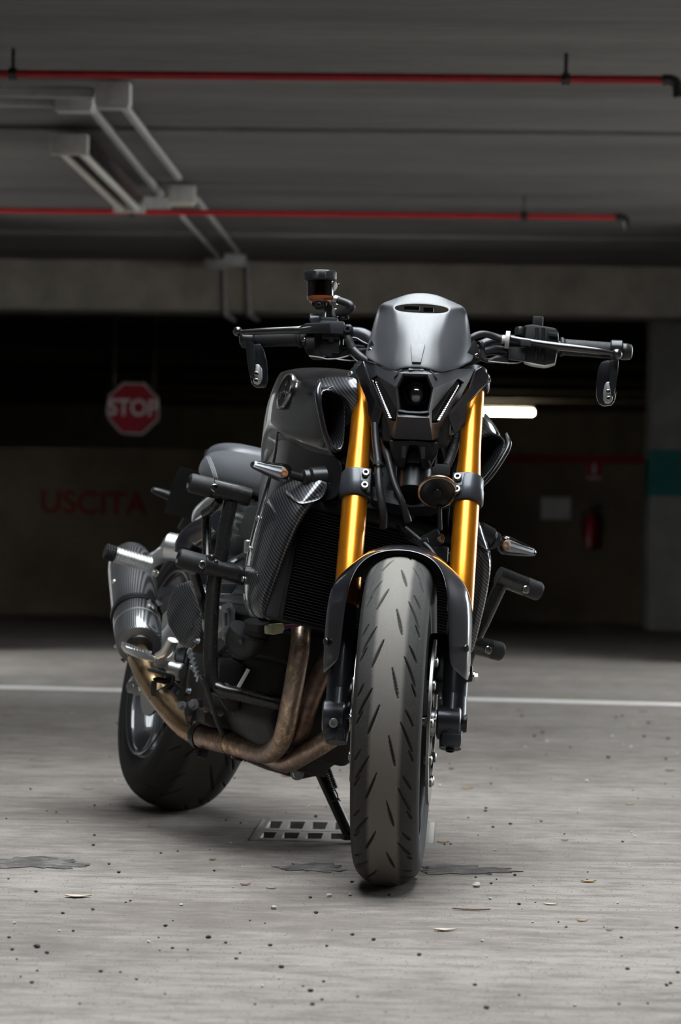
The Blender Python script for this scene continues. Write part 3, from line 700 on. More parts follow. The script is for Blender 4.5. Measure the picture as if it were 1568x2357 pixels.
MB().cyl(FC + V((0, -.125, 0)), FC + V((0, .128, 0)), .011, n=20).build('axle', 'steel', fw, True)

# ------------------------------------------------------------------ fork
OFF = V((math.cos(RAKE), 0, math.sin(RAKE))) * .030
def fa(zz, y):                                 # point on a fork leg axis at height zz
    t = (zz - OFF.z) / AD.z; p = A0 + AD * t + OFF; p.y = y; return p
YF = .105
for s in (-1, 1):
    fk = MB().tube([fa(z, s * YF) for z in (.33, .345, .42, .445, .47, .50)], [.021, .0235, .0235, .021, .0215, .0215], 28, 1).build('fork_leg', 'alloy_black', bike, True)
    if True:
        MB().tube([fa(z, s * YF) for z in (.455, .965)], .0150, 20, 1).build('stanchion', 'steel', fk, True)
    MB().tube([fa(z, s * YF) for z in (.505, .51, .60, .70, .735, .765, .80, .83, .90, .903, .930, .955)], [.0235, .0245, .0245, .0243, .0240, .0232, .0212, .0205, .0200, .0206, .0206, .0203], 40, 1).build('fork_tube', 'gold', bike, True, angle=60)
    # axle foot
    b = MB(); ya, yb_ = (.090, .131) if s < 0 else (.076, .120)
    b.lathe([(0, .026), (.003, .031), (yb_ - ya - .003, .031), (yb_ - ya, .027)], FC + V((0, s * ya, 0)), (0, s, 0), 32)
    b.tube([fa(.36, s * YF), FC + V((.004, s * YF, 0))], [.0225, .024], 24, 1)
    b.tube([FC + V((.006, s * (YF - .002), -.005)), FC + V((.018, s * (YF - .002), -.046))], [.022, .020], 24, 1)
    b.box(FC + V((.02, s * YF, -.030)), (.030, .036, .022), None, .004)
    b.build('axle_foot', 'alloy_black', fk, True, angle=45)
    if s < 0:
        MB().bolt(FC + V((.030, s * .108, -.010)), (1, 0, -.05), .0088, .011).build('pinch_bolt', 'bolt_grey', fk, True)
    else:
        MB().cyl(FC + V((0, .118, 0)), FC + V((0, .131, 0)), .0165, n=28, ch=.0015).build('axle_cap', 'satin_black', fk, True)
        MB().ring([(0, .008), (.001, .008), (.001, .0055), (-.02, .0055), (-.02, .008)], FC + V((.0205, .103, -.050)), (.35, 0, -.94), 18).build('drain_boss', 'plastic_black', fk, True)
    MB().ring([(0, .016), (.006, .016), (.006, .026), (0, .026)], FC + V((0, s * .066, 0)), (0, s, 0), 32).ring([(.008, .015), (.014, .015), (.014, .023), (.008, .023)], FC + V((0, s * .066, 0)), (0, s, 0), 32).build('axle_spacer', 'alloy', fk, True)
    # brake caliper behind the leg
    cp = FC + V((-.075, s * .082, .105))
    b = MB(); b.box(cp, (.055, .062, .105), Matrix.Rotation(R(-28), 3, 'Y'), .010)
    for q in (-1, 1): b.cyl(cp + V((q * .012, s * .02, q * .026)), cp + V((q * .012, s * .040, q * .026)), .017, n=20, ch=.003)
    b.build('brake_caliper', 'satin_black', bike, True)
    # lower clamp
    lc = MB(); ax = AD.normalized()
    p = fa(.705, s * YF)
    lc.lathe([(0, .0285), (.004, .0315), (.027, .0315), (.0275, .0305), (.052, .0300), (.056, .0275)], p, ax, 40)
    fr = V((math.cos(RAKE), 0, math.sin(RAKE)))
    q = fa(.730, s * (YF - .017)) + fr * .016
    lc.prism([q + V((0, -s * .012, 0)) + ax * z + fr * .010 for z in (-.024,)] + [q + V((0, s * .016, 0)) + ax * -.024 + fr * .014, q + V((0, s * .016, 0)) + ax * .028 + fr * .014, q + V((0, -s * .012, 0)) + ax * .028 + fr * .010], fr * -.024, .004)
    cl = lc.build('lower_clamp', 'alloy_black', bike, True, angle=42)
    for dz in (-.0125, .0145): MB().bolt(q + ax * dz + fr * .010 + V((0, -s * .001, 0)), fr + V((0, -s * .1, 0)), .0075, .010).build('clamp_bolt', 'bolt_grey', cl, True)
    # upper clamp
    up = MB(); p = fa(.930, s * YF); up.lathe([(0, .027), (.004, .030), (.030, .030), (.034, .026)], p, ax, 36)
    up.lathe([(.034, .0235), (.044, .0235), (.046, .021)], p, ax, 24); uc = up.build('upper_clamp', 'alloy_black', bike, True)
    MB().bolt(fa(.945, s * (YF + .024)) + fr * .012, V((.7, s * .7, .3)), .006, .007).build('clamp_bolt', 'bolt_grey', uc, True)
ax = AD.normalized(); fr = V((math.cos(RAKE), 0, math.sin(RAKE)))
for zc, hh, pb_ in ((.715, .030, -.030), (.945, .024, -.002)):
    p = fa(zc, 0)
    MB().prism([p + fr * -.075 + V((0, -.035, 0)), p + fr * -.02 + V((0, -.085, 0)), p + fr * (pb_ + .014) + V((0, -.08, 0)), p + fr * (pb_ - .012) + V((0, 0, 0)), p + fr * (pb_ + .014) + V((0, .08, 0)), p + fr * -.02 + V((0, .085, 0)), p + fr * -.075 + V((0, .035, 0))], ax * hh, .006).build('triple_bridge', 'plastic_black', bike, True)
MB().tube([A0 + AD * t for t in (.80, 1.03)], .034, 24, 1).build('steering_head', 'satin_black', bike)

# ------------------------------------------------------------------ front mudguard
rows = [
    [(1.500, 0, .607), (1.47, 0, .616), (1.41, 0, .622), (1.33, 0, .612), (1.25, 0, .580)],
    [(1.501, .030, .604), (1.47, .031, .613), (1.41, .031, .619), (1.33, .031, .609), (1.25, .03, .577)],
    [(1.505, .058, .593), (1.475, .060, .603), (1.415, .060, .608), (1.335, .060, .598), (1.26, .058, .565)],
    [(1.520, .077, .572), (1.49, .082, .582), (1.43, .085, .587), (1.35, .085, .578), (1.28, .082, .545)],
    [(1.540, .0860, .546), (1.517, .100, .555), (1.47, .113, .560), (1.40, .118, .556), (1.34, .118, .53)],
    [(1.550, .0905, .515), (1.532, .109, .522), (1.50, .1265, .522), (1.43, .131, .520), (1.375, .131, .51)],
    [(1.553, .0945, .465), (1.536, .112, .466), (1.503, .1295, .466), (1.45, .133, .466), (1.395, .133, .46)],
    [(1.551, .0975, .425), (1.534, .114, .418), (1.503, .1295, .410), (1.47, .133, .410), (1.415, .133, .41)],
    [(1.547, .1010, .402), (1.531, .114, .390), (1.503, .1285, .377), (1.49, .132, .377), (1.44, .132, .38)]]
for r in rows[4:]: r[1] = tuple(.5 * (a_ + b_) for a_, b_ in zip(r[0], r[2]))
half = [[V(p) for p in r] for r in rows]
full = [[V((p.x, -p.y, p.z)) for p in r] for r in half[:0:-1]] + half
mud = MB().grid(full).build('front_mudguard', 'gloss_black', bike, True, sub=2, thick=.0035, off=-1, crease=[(i * 5 + 2, (i + 1) * 5 + 2, .75) for i in list(range(0, 4)) + list(range(12, 16))])
for s in (-1, 1):
    MB().lathe([(0, .0065), (.002, .0072), (.004, .0062), (.005, .003)], V((1.515, s * .1245, .435)), V((.6, s * .8, 0)), 18).build('mudguard_bolt', 'satin_black', mud, True)
MB().bolt(V((1.40, .137, .385)), (0, 1, 0), .007, .010, 'hex').build('bracket_bolt', 'steel', mud, True)
for s in (-1, 1): MB().box(V((1.40, s * .127, .390)), (.03, .018, .03), None, .004).build('mudguard_bracket', 'satin_black', mud, True)

# ------------------------------------------------------------------ fly screen
sc = [  # centre, near centre, crease, cheek, edge, return
    [(1.277, 0, .957), (1.275, .025, .955), (1.267, .046, .948), (1.252, .062, .956), (1.235, .078, .966), (1.19, .106, .982)],
    [(1.262, 0, .985), (1.260, .024, .984), (1.254, .0435, .978), (1.236, .062, .983), (1.212, .082, .989), (1.175, .1045, .997)],
    [(1.247, 0, 1.010), (1.246, .022, 1.009), (1.239, .0385, 1.004), (1.220, .062, 1.009), (1.194, .085, 1.014), (1.167, .099, 1.018)],
    [(1.226, 0, 1.035), (1.225, .024, 1.034), (1.218, .042, 1.030), (1.203, .063, 1.035), (1.180, .085, 1.039), (1.158, .0945, 1.042)],
    [(1.203, 0, 1.058), (1.202, .026, 1.057), (1.196, .048, 1.055), (1.185, .066, 1.058), (1.168, .083, 1.061), (1.15, .090, 1.063)],
    [(1.190, 0, 1.0715), (1.189, .027, 1.0715), (1.182, .052, 1.075), (1.173, .067, 1.076), (1.160, .081, 1.078), (1.146, .086, 1.079)],
    [(1.176, 0, 1.0885), (1.176, .028, 1.0875), (1.174, .053, 1.083), (1.166, .067, 1.084), (1.154, .079, 1.086), (1.142, .083, 1.086)],
    [(1.162, 0, 1.103), (1.162, .027, 1.101), (1.160, .049, 1.094), (1.154, .063, 1.092), (1.147, .075, 1.091), (1.138, .079, 1.090)],
    [(1.150, 0, 1.1145), (1.150, .025, 1.1125), (1.149, .045, 1.105), (1.146, .060, 1.099), (1.142, .070, 1.095), (1.135, .074, 1.092)]]
for r_ in sc[:6]:
    for j_, dx_ in ((3, .008), (4, .016)): r_[j_] = (r_[j_][0] - dx_, r_[j_][1], r_[j_][2])
half = [[V(p) for p in r] for r in sc]; full = [[V((p.x, -p.y, p.z)) for p in r[:0:-1]] + r for r in half]
b = MB().grid(full); ncol = len(full[0]); mid = ncol // 2
drop = {5 * (ncol - 1) + j for j in range(mid - 2, mid + 2)}
b.f = [f for i, f in enumerate(b.f) if i not in drop]
scr = b.build('fly_screen', 'cowl_grey', bike, True, sub=2, thick=.004, off=-1, crease=col_crease(9, ncol, {mid - 2: .7, mid + 2: .7, mid - 4: .7, mid + 4: .7}))
em = MB().prism([V((1.2505, -.0135, 1.001)), V((1.2505, .0135, 1.001)), V((1.272, .0085, .964)), V((1.272, -.0085, .964))], (.0042, 0, .0028), .0012).build('screen_badge', 'cowl_grey', scr, True)
MB().tube([V((1.2585, -.006, .9945)), V((1.2605, -.003, .9905)), V((1.2590, 0, .9925)), V((1.2605, .003, .9905)), V((1.2585, .006, .9945))], .0008, 6, 1).build('emblem', 'plastic_black', em, True)
for s, pl_, sc_ in ((-1, [(375, 770), (360, 690), (300, 560), (275, 590), (250, 700), (262, 745), (330, 760)], [(330, 695), (288, 655)]), (1, [(1122, 802), (1150, 690), (1215, 560), (1242, 570), (1288, 738), (1230, 775)], [(1178, 735), (1243, 705)])):
    br = MB().prism([FK(c(1, *p), X=1.226 - abs(p[0] - 750) * .00010) for p in pl_], (-.006, 0, 0), .0015).build('screen_bracket', 'plastic_black', scr, True)
    for p in sc_: MB().bolt(FK(c(1, *p), X=1.227 - abs(p[0] - 750) * .00010), (.9, s * .4, .1), .0044, .004).build('screen_screw', 'steel', br, True)
# instrument panel seen through the slot
MB().box(V((1.125, 0, 1.055)), (.018, .10, .055), Matrix.Rotation(R(-50), 3, 'Y'), .006).build('instrument_panel', 'plastic_black', bike, True)
MB().bar(V((1.165, -.062, 1.066)), V((1.165, .062, 1.066)), .008, .010, .002).box(V((1.15, -.02, 1.082)), (.012, .03, .008), None, .002).box(V((1.15, .012, 1.080)), (.012, .02, .010), None, .002).build('screen_stay', 'cowl_grey', scr, True)

# ------------------------------------------------------------------ headlight
H = {'T0': (1.268, 0, .957), 'T1': (1.260, .046, .950), 'T2': (1.214, .0790, .964), 'T3': (1.170, .106, .970),
     'B0': (1.286, 0, .9445), 'B1': (1.285, .0235, .944), 'B2': (1.289, .0365, .917), 'B3': (1.288, .0295, .871), 'B4': (1.288, 0, .8690),
     'Di': (1.216, .0770, .9445), 'Do': (1.203, .0882, .9385), 'Ei': (1.262, .0335, .8785), 'Eb': (1.262, .0345, .855), 'Eo': (1.250, .0455, .8565),
     'O1': (1.183, .098, .945), 'O2': (1.197, .080, .905), 'O3': (1.204, .064, .872), 'L1': (1.205, .055, .848),
     'C0': (1.301, 0, .8605), 'C1': (1.294, .0300, .8615), 'C2': (1.250, .0360, .823), 'C3': (1.253, 0, .8225), 'M1': (1.225, .047, .832)}
faces = ['T0 T1 B1 B0', 'T1 B2 B1', 'T1 T2 Di B2', 'B2 Di Ei B3', 'T2 T3 O1 Do Di', 'Do O1 O2 Eo', 'Eo O2 O3 L1', 'Eb Eo L1 M1', 'Eb M1 C2 C1', 'B3 Ei Eb C1', 'B4 B3 C1 C0', 'C0 C1 C2 C3']
names = list(H); b = MB()
b.add([V(H[k]) for k in names], [[names.index(q) for q in f.split()] for f in faces]); b.mirror()
hl_ = b.build('headlight_cowl', 'cowl_grey', bike, True, weld=True, thick=.005, bevel=.0016, off=-1)
# bezel and recess
hexo = [V((0, .0235, .944)), V((0, .0365, .917)), V((0, .0295, .871)), V((0, .013, .8685)), V((0, -.013, .8685)), V((0, -.0295, .871)), V((0, -.0365, .917)), V((0, -.0235, .944))]
hc = V((0, 0, .908))
def hexring(k, x): return [hc + (p - hc) * k + V((x, 0, 0)) for p in hexo]
MB().loft([hexring(1.0, 1.284), hexring(1.01, 1.293), hexring(.97, 1.296), hexring(.90, 1.292), hexring(.86, 1.283)], True, False, False).build('bezel', 'cowl_grey', hl_, True, angle=20)
MB().loft([hexring(.88, 1.285), hexring(.82, 1.262), hexring(.76, 1.240)], True, False, True).build('lamp_recess', 'plastic_black', hl_, True, angle=20)
lm = MB().lathe([(.0, .0195), (.006, .0195), (.013, .0165), (.018, .011), (.0205, .005), (.021, .0004)], V((1.258, .002, .9075)), (1, 0, 0), 40).build('projector_lens', 'lens_glass', bike, True, angle=70)
MB().ring([(0, .0185), (.016, .0195), (.018, .0225), (.012, .0245), (0, .0245)], V((1.246, .002, .9075)), (1, 0, 0), 40).build('lens_ring', 'satin_black', lm, True)
MB().lathe([(0, .001), (.004, .012), (.007, .0175)], V((1.2425, .002, .9075)), (1, 0, 0), 32).build('lens_reflector', 'chrome_dim', lm, True)
b = MB()
b.prism([V((1.2715, -.014, .9535)), V((1.2715, .014, .9535)), V((1.276, .014, .9500)), V((1.276, -.014, .9500))], (.0022, 0, .0016), .0006)
for s in (-1, 1): b.prism([V((1.2700, s * .024, .9525)), V((1.268, s * .032, .9495)), V((1.2765, s * .0405, .934)), V((1.2785, s * .0375, .937))], (.0028, s * .0010, .001), .0006)
b.build('vent_shade', 'plastic_black', hl_, True)  # raised black pieces stand in for the shade inside vent openings
for s in (-1, 1):                              # running light strips
    q = [V((H[k][0], s * H[k][1], H[k][2])) for k in ('Do', 'Di', 'Ei', 'Eb', 'Eo')]
    cen = sum(q, V()) / 5; nrm = V((.78, s * .60, -.05)).normalized()
    rc_ = MB(); rc_.loft([q, [p - nrm * .010 for p in q]], True, False, True); dr_ = rc_.build('running_light', 'plastic_black', bike, True, angle=20)
    q2 = [cen + (p - cen) * .84 - nrm * .0050 for p in q]; MB().prism(q2, nrm * .0015).build('light_guide', 'white_plastic', dr_, True)
    e0, e1 = (q2[0] + q2[1]) / 2, (q2[3] + q2[4]) / 2; k = MB()
    for i in range(18):
        t = (i + .5) / 18; p = e0.lerp(e1, t) + nrm * .0018; ww = (.0035 + .0035 * t); dirv = (q2[1] - q2[0]).normalized(); dirv2 = (q2[2] - q2[4]).normalized(); dd = dirv.lerp(dirv2, t).normalized()
        h_ = (e1 - e0).length / 18 * .46; zu = (V((0, 0, 1)) - nrm * nrm.z - dd * dd.z).normalized(); zu = nrm.cross(dd) * (1 if nrm.cross(dd).z > 0 else -1)
        lt = V((-.25, s, 0)).normalized(); k.prism([p - lt * ww + V((h_ * 1.2, 0, -h_)), p - lt * ww + V((-h_ * .2, 0, h_)), p - lt * ww + V((-.001, 0, -h_))], lt * (2 * ww))
    k.build('guide_rib', 'chrome_dim', dr_, True)['kind'] = 'stuff'
    q3 = [cen + (p - cen) * .92 - nrm * .0014 for p in q]; MB().prism(q3, nrm * .0008).build('light_cover', 'clear_lens', dr_, True)
    # glossy side blade
    wpt = [(250, 795), (232, 750), (163, 830), (190, 910), (283, 1130), (287, 1310), (342, 1392), (405, 1192), (392, 1165), (318, 1010)] if s < 0 else [(1240, 830), (1292, 800), (1357, 880), (1340, 950), (1150, 1160), (1140, 1330), (1045, 1412), (985, 1240), (1000, 1205), (1180, 1010)]
    wx = [1.205, 1.198, 1.182, 1.180, 1.184, 1.190, 1.200, 1.212, 1.216, 1.214]
    wp = [FK(c(1, *p), X=x_) for p, x_ in zip(wpt, wx)]; wc = sum(wp, V()) / len(wp) + V((.004, 0, 0)); n0 = len(wp)
    w = MB(); w.add(wp + [wc + (p - wc) * .55 + V((.002, s * .001, 0)) for p in wp], [[i, (i + 1) % n0, n0 + (i + 1) % n0, n0 + i] for i in range(n0)] + [list(range(n0, 2 * n0))])
    bl = w.build('side_blade', 'gloss_black', bike, True, thick=.004, bevel=.0012)
    MB().tube([V((1.17, s * .068, .842)), V((1.19, s * .058, .838))], .006, 12, 1).bolt(V((1.195, s * .0625, .836)), (1, s * .2, -.2), .0065, .006).build('blade_mount', 'plastic_black', bl, True)
# chin with the sensor housing
ch = [(0.0, .822), (.047, .822), (.0435, .800), (.036, .784), (.0305, .772), (.0155, .7705), (.0125, .797), (.0115, .816), (0, .818)]
b = MB(); pts = [V((1.235, y, z)) for y, z in ch] + [V((1.235, -y, z)) for y, z in ch[-2:0:-1]]
for p in pts: p.x -= (.822 - p.z) * .35
cn = b.prism(pts, (-.040, 0, 0), .003).build('lamp_chin', 'plastic_matte', bike, True)
b = MB()
for s in (-1, 1): MB().prism([V((1.234 - .35 * (.822 - z), s * y, z)) for y, z in ((.0135, .812), (.0225, .812), (.0225, .790), (.0150, .789))], (.002, 0, 0), .0008).build('chin_pad', 'cowl_grey', cn, True)
MB().prism([V((1.205, -.0125, .782)), V((1.205, .0125, .782)), V((1.205, .0125, .797)), V((1.205, 0, .808)), V((1.205, -.0125, .797))], (.006, 0, 0), .001).build('chin_bracket', 'alloy_black', cn, True)
MB().bolt(V((1.211, 0, .7965)), (1, 0, 0), .0068, .006).build('chin_bolt', 'satin_black', cn, True)
MB().box(V((1.18, 0, .88)), (.09, .13, .13), None, .02).box(V((1.17, 0, .80)), (.06, .05, .07), None, .01).build('lamp_shell', 'plastic_black', hl_, True)

# ------------------------------------------------------------------ horn
hp = FK(c(11, 1092, 1000), X=1.268); hd = V((1, .12, .85)).normalized() * 1.0
hd = V((.78, .10, -.62)).normalized()
hn = MB().lathe([(-.030, .012), (-.024, .018), (-.012, .024), (-.006, .033), (.000, .0335), (.001, .030), (.003, .024), (.002, .010), (.005, .008), (.0055, .004), (.006, .0002)], hp, hd, 48).build('horn', 'satin_black', bike, True, angle=30)
MB().ring([(-.004, .0322), (.001, .0322), (.0030, .0338), (.0022, .0355), (.0005, .0372), (-.003, .0376), (-.006, .036)], hp, hd, 64).build('horn_rim', 'bronze', hn, True)
MB().box(hp + V((-.018, .006, .043)), (.010, .030, .022), None, .003).box(hp + V((-.02, -.008, .04)), (.012, .008, .018), None, .002).build('horn_terminal', 'plastic_matte', hn, True)
MB().bar(hp + V((-.03, -.02, .06)), hp + V((-.03, .0, .012)), .012, .004, .001).build('horn_bracket', 'alloy_black', hn, True)

# ------------------------------------------------------------------ hoses in front of the steering head
def hose(name, pts, r, mat='hose', fork=True, parent=None, n=12, k=6):
    q = [(FK if fork else U)(p[:2], X=p[2]) for p in pts]
    return MB().tube(q, r, n, k).build(name, mat, bike if parent is None else parent, fork)
ho = hose('brake_hose', [(*c(11, 150, -30), 1.20), (*c(11, 165, 250), 1.215), (*c(11, 200, 560), 1.235), (*c(11, 205, 760), 1.25), (*c(11, 225, 1000), 1.262), (*c(11, 275, 1300), 1.265), (*c(11, 275, 1530), 1.25)], .0076)
for yy in (585, 735): 
    p = FK(c(11, 200, yy), X=1.243); MB().ring([(-.002, .0065), (.002, .0065), (.003, .0100), (-.003, .0100)], p, AD, 24).build('hose_collar', 'rubber', ho, True)
hose('wiring_loom', [(*c(11, 280, 60), 1.18), (*c(11, 300, 280), 1.19), (*c(11, 360, 520), 1.22), (*c(11, 440, 850), 1.245), (*c(11, 560, 1150), 1.255), (*c(11, 650, 1440), 1.24)], [.008, .0095, .0075, .0065, .0065, .0075])
lo = hose('ribbed_hose', [(*c(11, 1400, 150), 1.16), (*c(11, 1340, 330), 1.18), (*c(11, 1270, 520), 1.20), (*c(11, 1180, 700), 1.22)], .0072)
k = MB()
P = catmull([FK(c(11, x, y), X=1.16 + (y - 150) * .00011) for x, y in ((1390, 170), (1340, 330), (1280, 500), (1230, 620))], 8)
for i in range(0, len(P) - 1): k.ring([(-.0012, .0068), (.0012, .0068), (.0014, .0086), (-.0014, .0086)], P[i], P[i + 1] - P[i], 16)
k.build('hose_rib', 'rubber', lo, True)
hose('front_cable', [(*c(11, 1120, 1200), 1.25), (*c(11, 1125, 1350), 1.25), (*c(11, 1130, 1560), 1.24)], .0045)
hose('front_cable', [(*c(11, 620, 1540), 1.26), (*c(11, 800, 1690), 1.29), (*c(11, 960, 1830), 1.31), (*c(11, 1080, 1990), 1.32)], .0042)
hose('front_cable', [(*c(11, 520, 1500), 1.12), (*c(11, 700, 1700), 1.15), (*c(11, 1180, 1920), 1.17), (*c(11, 1330, 1980), 1.18)], .007)
p = FK(c(11, 870, 1740), X=1.30); MB().box(p, (.012, .022, .010), Matrix.Rotation(R(20), 3, 'X'), .002).build('cable_clip', 'satin_black', bike, True)
p = FK(c(11, 1140, 1690), X=1.23); MB().bolt(p, (.8, .5, 0), .006, .008, 'hex').build('guide_bolt', 'steel', bike, True)
MB().box(p + V((-.02, -.02, -.005)), (.02, .045, .03), Matrix.Rotation(R(30), 3, 'X'), .004).box(p + V((-.02, .0, -.03)), (.02, .03, .03), None, .004).build('cable_guide', 'plastic_black', bike, True)

# ------------------------------------------------------------------ handlebar (steered)
def f2(x, y, X): return FK(c(2, x, y), X=X)
def f3(x, y, X): return FK(c(3, x, y), X=X)
def f13(x, y, X): return FK(c(13, x, y), X=X)
gl0, gl1 = f2(250, 742, 1.045), f2(720, 735, 1.065)          # right-hand grip (bike's right)
gr0, gr1 = f3(1440, 425, 1.045), f3(900, 385, 1.065)
pathR = [gl0, gl1, f2(960, 690, 1.075), f2(1180, 690, 1.082), f2(1330, 720, 1.088), V((1.09, -.085, 1.005)), V((1.09, -.05, .985))]
pathL = [V((1.09, .05, .985)), V((1.09, .085, 1.0)), f3(230, 370, 1.088), f3(360, 335, 1.085), f3(520, 335, 1.08), gr1, gr0]
MB().tube(pathR + [V((1.09, 0, .985))] + pathL, [.0112] * 2 + [.0118, .013, .0140, .0142, .0142, .0142, .0142, .0142, .0135, .0125, .0115, .0112, .0112], 18, 5).build('handlebar', 'alloy_black', bike, True)
for y in (-.03, .03): MB().cyl(V((1.09, y - .012, .985)), V((1.09, y + .012, .985)), .022, n=24, ch=.003).build('bar_clamp', 'alloy_black', bike, True)
for (a, b_) in ((gl0, gl1), (gr0, gr1)):
    d = (a - b_).normalized(); prof = [(0, .0185), (.004, .0190), (.008, .0160)]
    L = (a - b_).length
    for i in range(14): prof += [(.010 + i * (L - .02) / 14, .0155), (.010 + (i + .5) * (L - .02) / 14, .0162)]
    prof += [(L - .006, .0165), (L, .0150)]
    g = MB().lathe(prof, b_, d, 24).build('grip', 'rubber', bike, True)
    MB().lathe([(0, .0150), (.002, .0165), (.012, .0165), (.014, .0155), (.020, .0150), (.022, .012)], a + d * .001, d, 28).build('bar_end', 'satin_black', g, True)

# brake lever and master cylinder (bike's right)
lv = MB()
P = [f2(1000, 640, 1.105), f2(860, 640, 1.11), f2(700, 660, 1.112), f2(560, 662, 1.108), f2(350, 672, 1.100), f2(190, 680, 1.092), f2(135, 680, 1.088)]
lv.tube(P, [.0090, .0098, .0085, .0070, .0068, .0055, .0045], 16, 5, True, 1.0)
lv.sphere(f2(113, 672, 1.086), .0095, 20)
le = lv.build('brake_lever', 'lever_black', bike, True)
pts = [f2(690, 632, 1.12), f2(760, 592, 1.12), f2(990, 585, 1.12), f2(1000, 690, 1.12), f2(700, 692, 1.12)]
MB().prism(pts, (-.022, 0, 0), .003).build('lever_root', 'lever_black', le, True)
mc = MB()
mc.box(f2(1010, 640, 1.10), (.034, .050, .026), None, .006)
mc.cyl(f2(800, 570, 1.09), f2(900, 560, 1.09), .0135, n=24, ch=.002)
mc.box(f2(985, 572, 1.085), (.030, .034, .012), None, .004)
mc.cyl(f2(880, 640, 1.085), f2(1130, 640, 1.085), .013, n=20, ch=.003)
mcy = mc.build('master_cylinder', 'alloy_black', bike, True)
MB().prism([f2(885, 560, 1.09), f2(925, 490, 1.09), f2(945, 488, 1.09), f2(945, 570, 1.09)], (-.012, 0, 0), .001).build('cylinder_lug', 'alloy', mcy, True)
MB().cyl(f2(1125, 560, 1.095), f2(1125, 522, 1.095), .0095, n=20, ch=.0015).build('bleed_cap', 'rubber', mcy, True)
bj = f2(1160, 655, 1.105)
MB().cyl(bj + V((-.020, 0, 0)), bj + V((.006, 0, 0)), .0105, n=28, ch=.002).bolt(bj + V((.006, 0, 0)), (1, 0, 0), .0075, .006).build('banjo_bolt', 'alloy_black', mcy, True)
MB().box(f2(1000, 720, 1.088), (.026, .034, .014), None, .003).bolt(f2(1005, 745, 1.10), (1, 0, -.2), .0055, .006).build('cylinder_clamp', 'alloy_black', mcy, True)
# switch housing below
sw = MB(); sw.prism([f2(745, 700, 1.095), f2(920, 700, 1.095), f2(930, 890, 1.095), f2(900, 920, 1.095), f2(800, 918, 1.095), f2(760, 870, 1.095), f2(740, 810, 1.095)], (-.052, 0, 0), .004)
sw.cyl(f2(850, 770, 1.10), f2(760, 770, 1.10), .014, n=24, ch=.002)
swo = sw.build('throttle_housing', 'plastic_matte', bike, True)
MB().bolt(f2(742, 752, 1.112), (1, -.3, 0), .0042, .004).build('housing_screw', 'steel', swo, True)
MB().box(f2(990, 810, 1.085), (.03, .040, .030), None, .004).box(f2(1070, 790, 1.08), (.02, .02, .035), None, .003).box(f2(960, 870, 1.09), (.02, .022, .014), None, .003).build('brake_switch', 'plastic_black', swo, True)
# fluid reservoir
rc0 = f2(898, 372, 1.095); rc1 = f2(898, 190, 1.095); up_ = (rc1 - rc0).normalized(); hgt = (rc1 - rc0).length
rs_ = MB().lathe([(.002, .0240), (.004, .0262), (hgt, .0262)], rc0, up_, 40).build('fluid_reservoir', 'amber_pot', bike, True)
MB().lathe([(-.0075, .0165), (-.001, .0250), (.002, .0264), (.006, .0266)], rc0, up_, 36).build('brake_fluid', 'fluid', rs_, True)
cp = []; n = 48
b = MB(); rings = []
for t, r in ((0, .0305), (.002, .0318), (.016, .0318), (.019, .0300), (.0195, .024)):
    x, y, z = frame_from(up_); rings.append([rc1 + z * (t - .001) + x * (r + (.0008 if (j // 3) % 2 and .001 < t < .017 else 0)) * math.cos(6.28319 * j / n) + y * (r + (.0008 if (j // 3) % 2 and .001 < t < .017 else 0)) * math.sin(6.28319 * j / n) for j in range(n)])
b.loft(rings).build('reservoir_cap', 'plastic_black', rs_, True)
k = f2(885, 425, 1.105); MB().cyl(k + V((-.012, 0, 0)), k + V((.006, 0, 0)), .0095, n=24, ch=.002).bolt(k + V((.006, 0, 0)), (1, 0, 0), .0055, .004).box(k + V((-.006, 0, .006)), (.010, .030, .016), None, .004).build('reservoir_mount', 'plastic_black', rs_, True)
MB().tube([f2(930, 440, 1.095), f2(980, 440, 1.09), f2(990, 500, 1.088), f2(985, 560, 1.088)], .0055, 12, 5, True, 1.4).build('reservoir_stay', 'satin_black', rs_, True)
MB().prism([f2(1015, 205, 1.10), f2(1045, 195, 1.10), f2(1062, 235, 1.10), f2(1045, 270, 1.10), f2(1015, 300, 1.10)], (-.010, 0, 0), .001).build('cap_lock', 'zip_grey', rs_, True)
MB().bolt(f2(1062, 232, 1.097), (0, 1, .2), .003, .004).build('lock_screw', 'satin_black', rs_, True)
MB().tube([f2(1000, 368, 1.10), f2(1040, 372, 1.10)], .0035, 12, 1).build('reservoir_spout', 'gold', rs_, True)
hp_ = MB().tube([f2(1035, 365, 1.10), f2(1100, 385, 1.105), f2(1175, 415, 1.112), f2(1195, 450, 1.112), f2(1150, 480, 1.105), f2(1080, 490, 1.098), f2(1020, 505, 1.092)], .0072, 16, 6).build('reservoir_hose', 'hose', rs_, True)
MB().ring([(-.004, .0072), (.004, .0072), (.004, .0088), (-.004, .0088)], f2(1050, 372, 1.10), f2(1100, 385, 1.105) - f2(1035, 365, 1.10), 20).ring([(-.003, .0072), (.003, .0072), (.003, .0086), (-.003, .0086)], f2(1040, 497, 1.094), f2(1080, 490, 1.098) - f2(1020, 505, 1.092), 20).build('hose_clip', 'alloy', hp_, True)
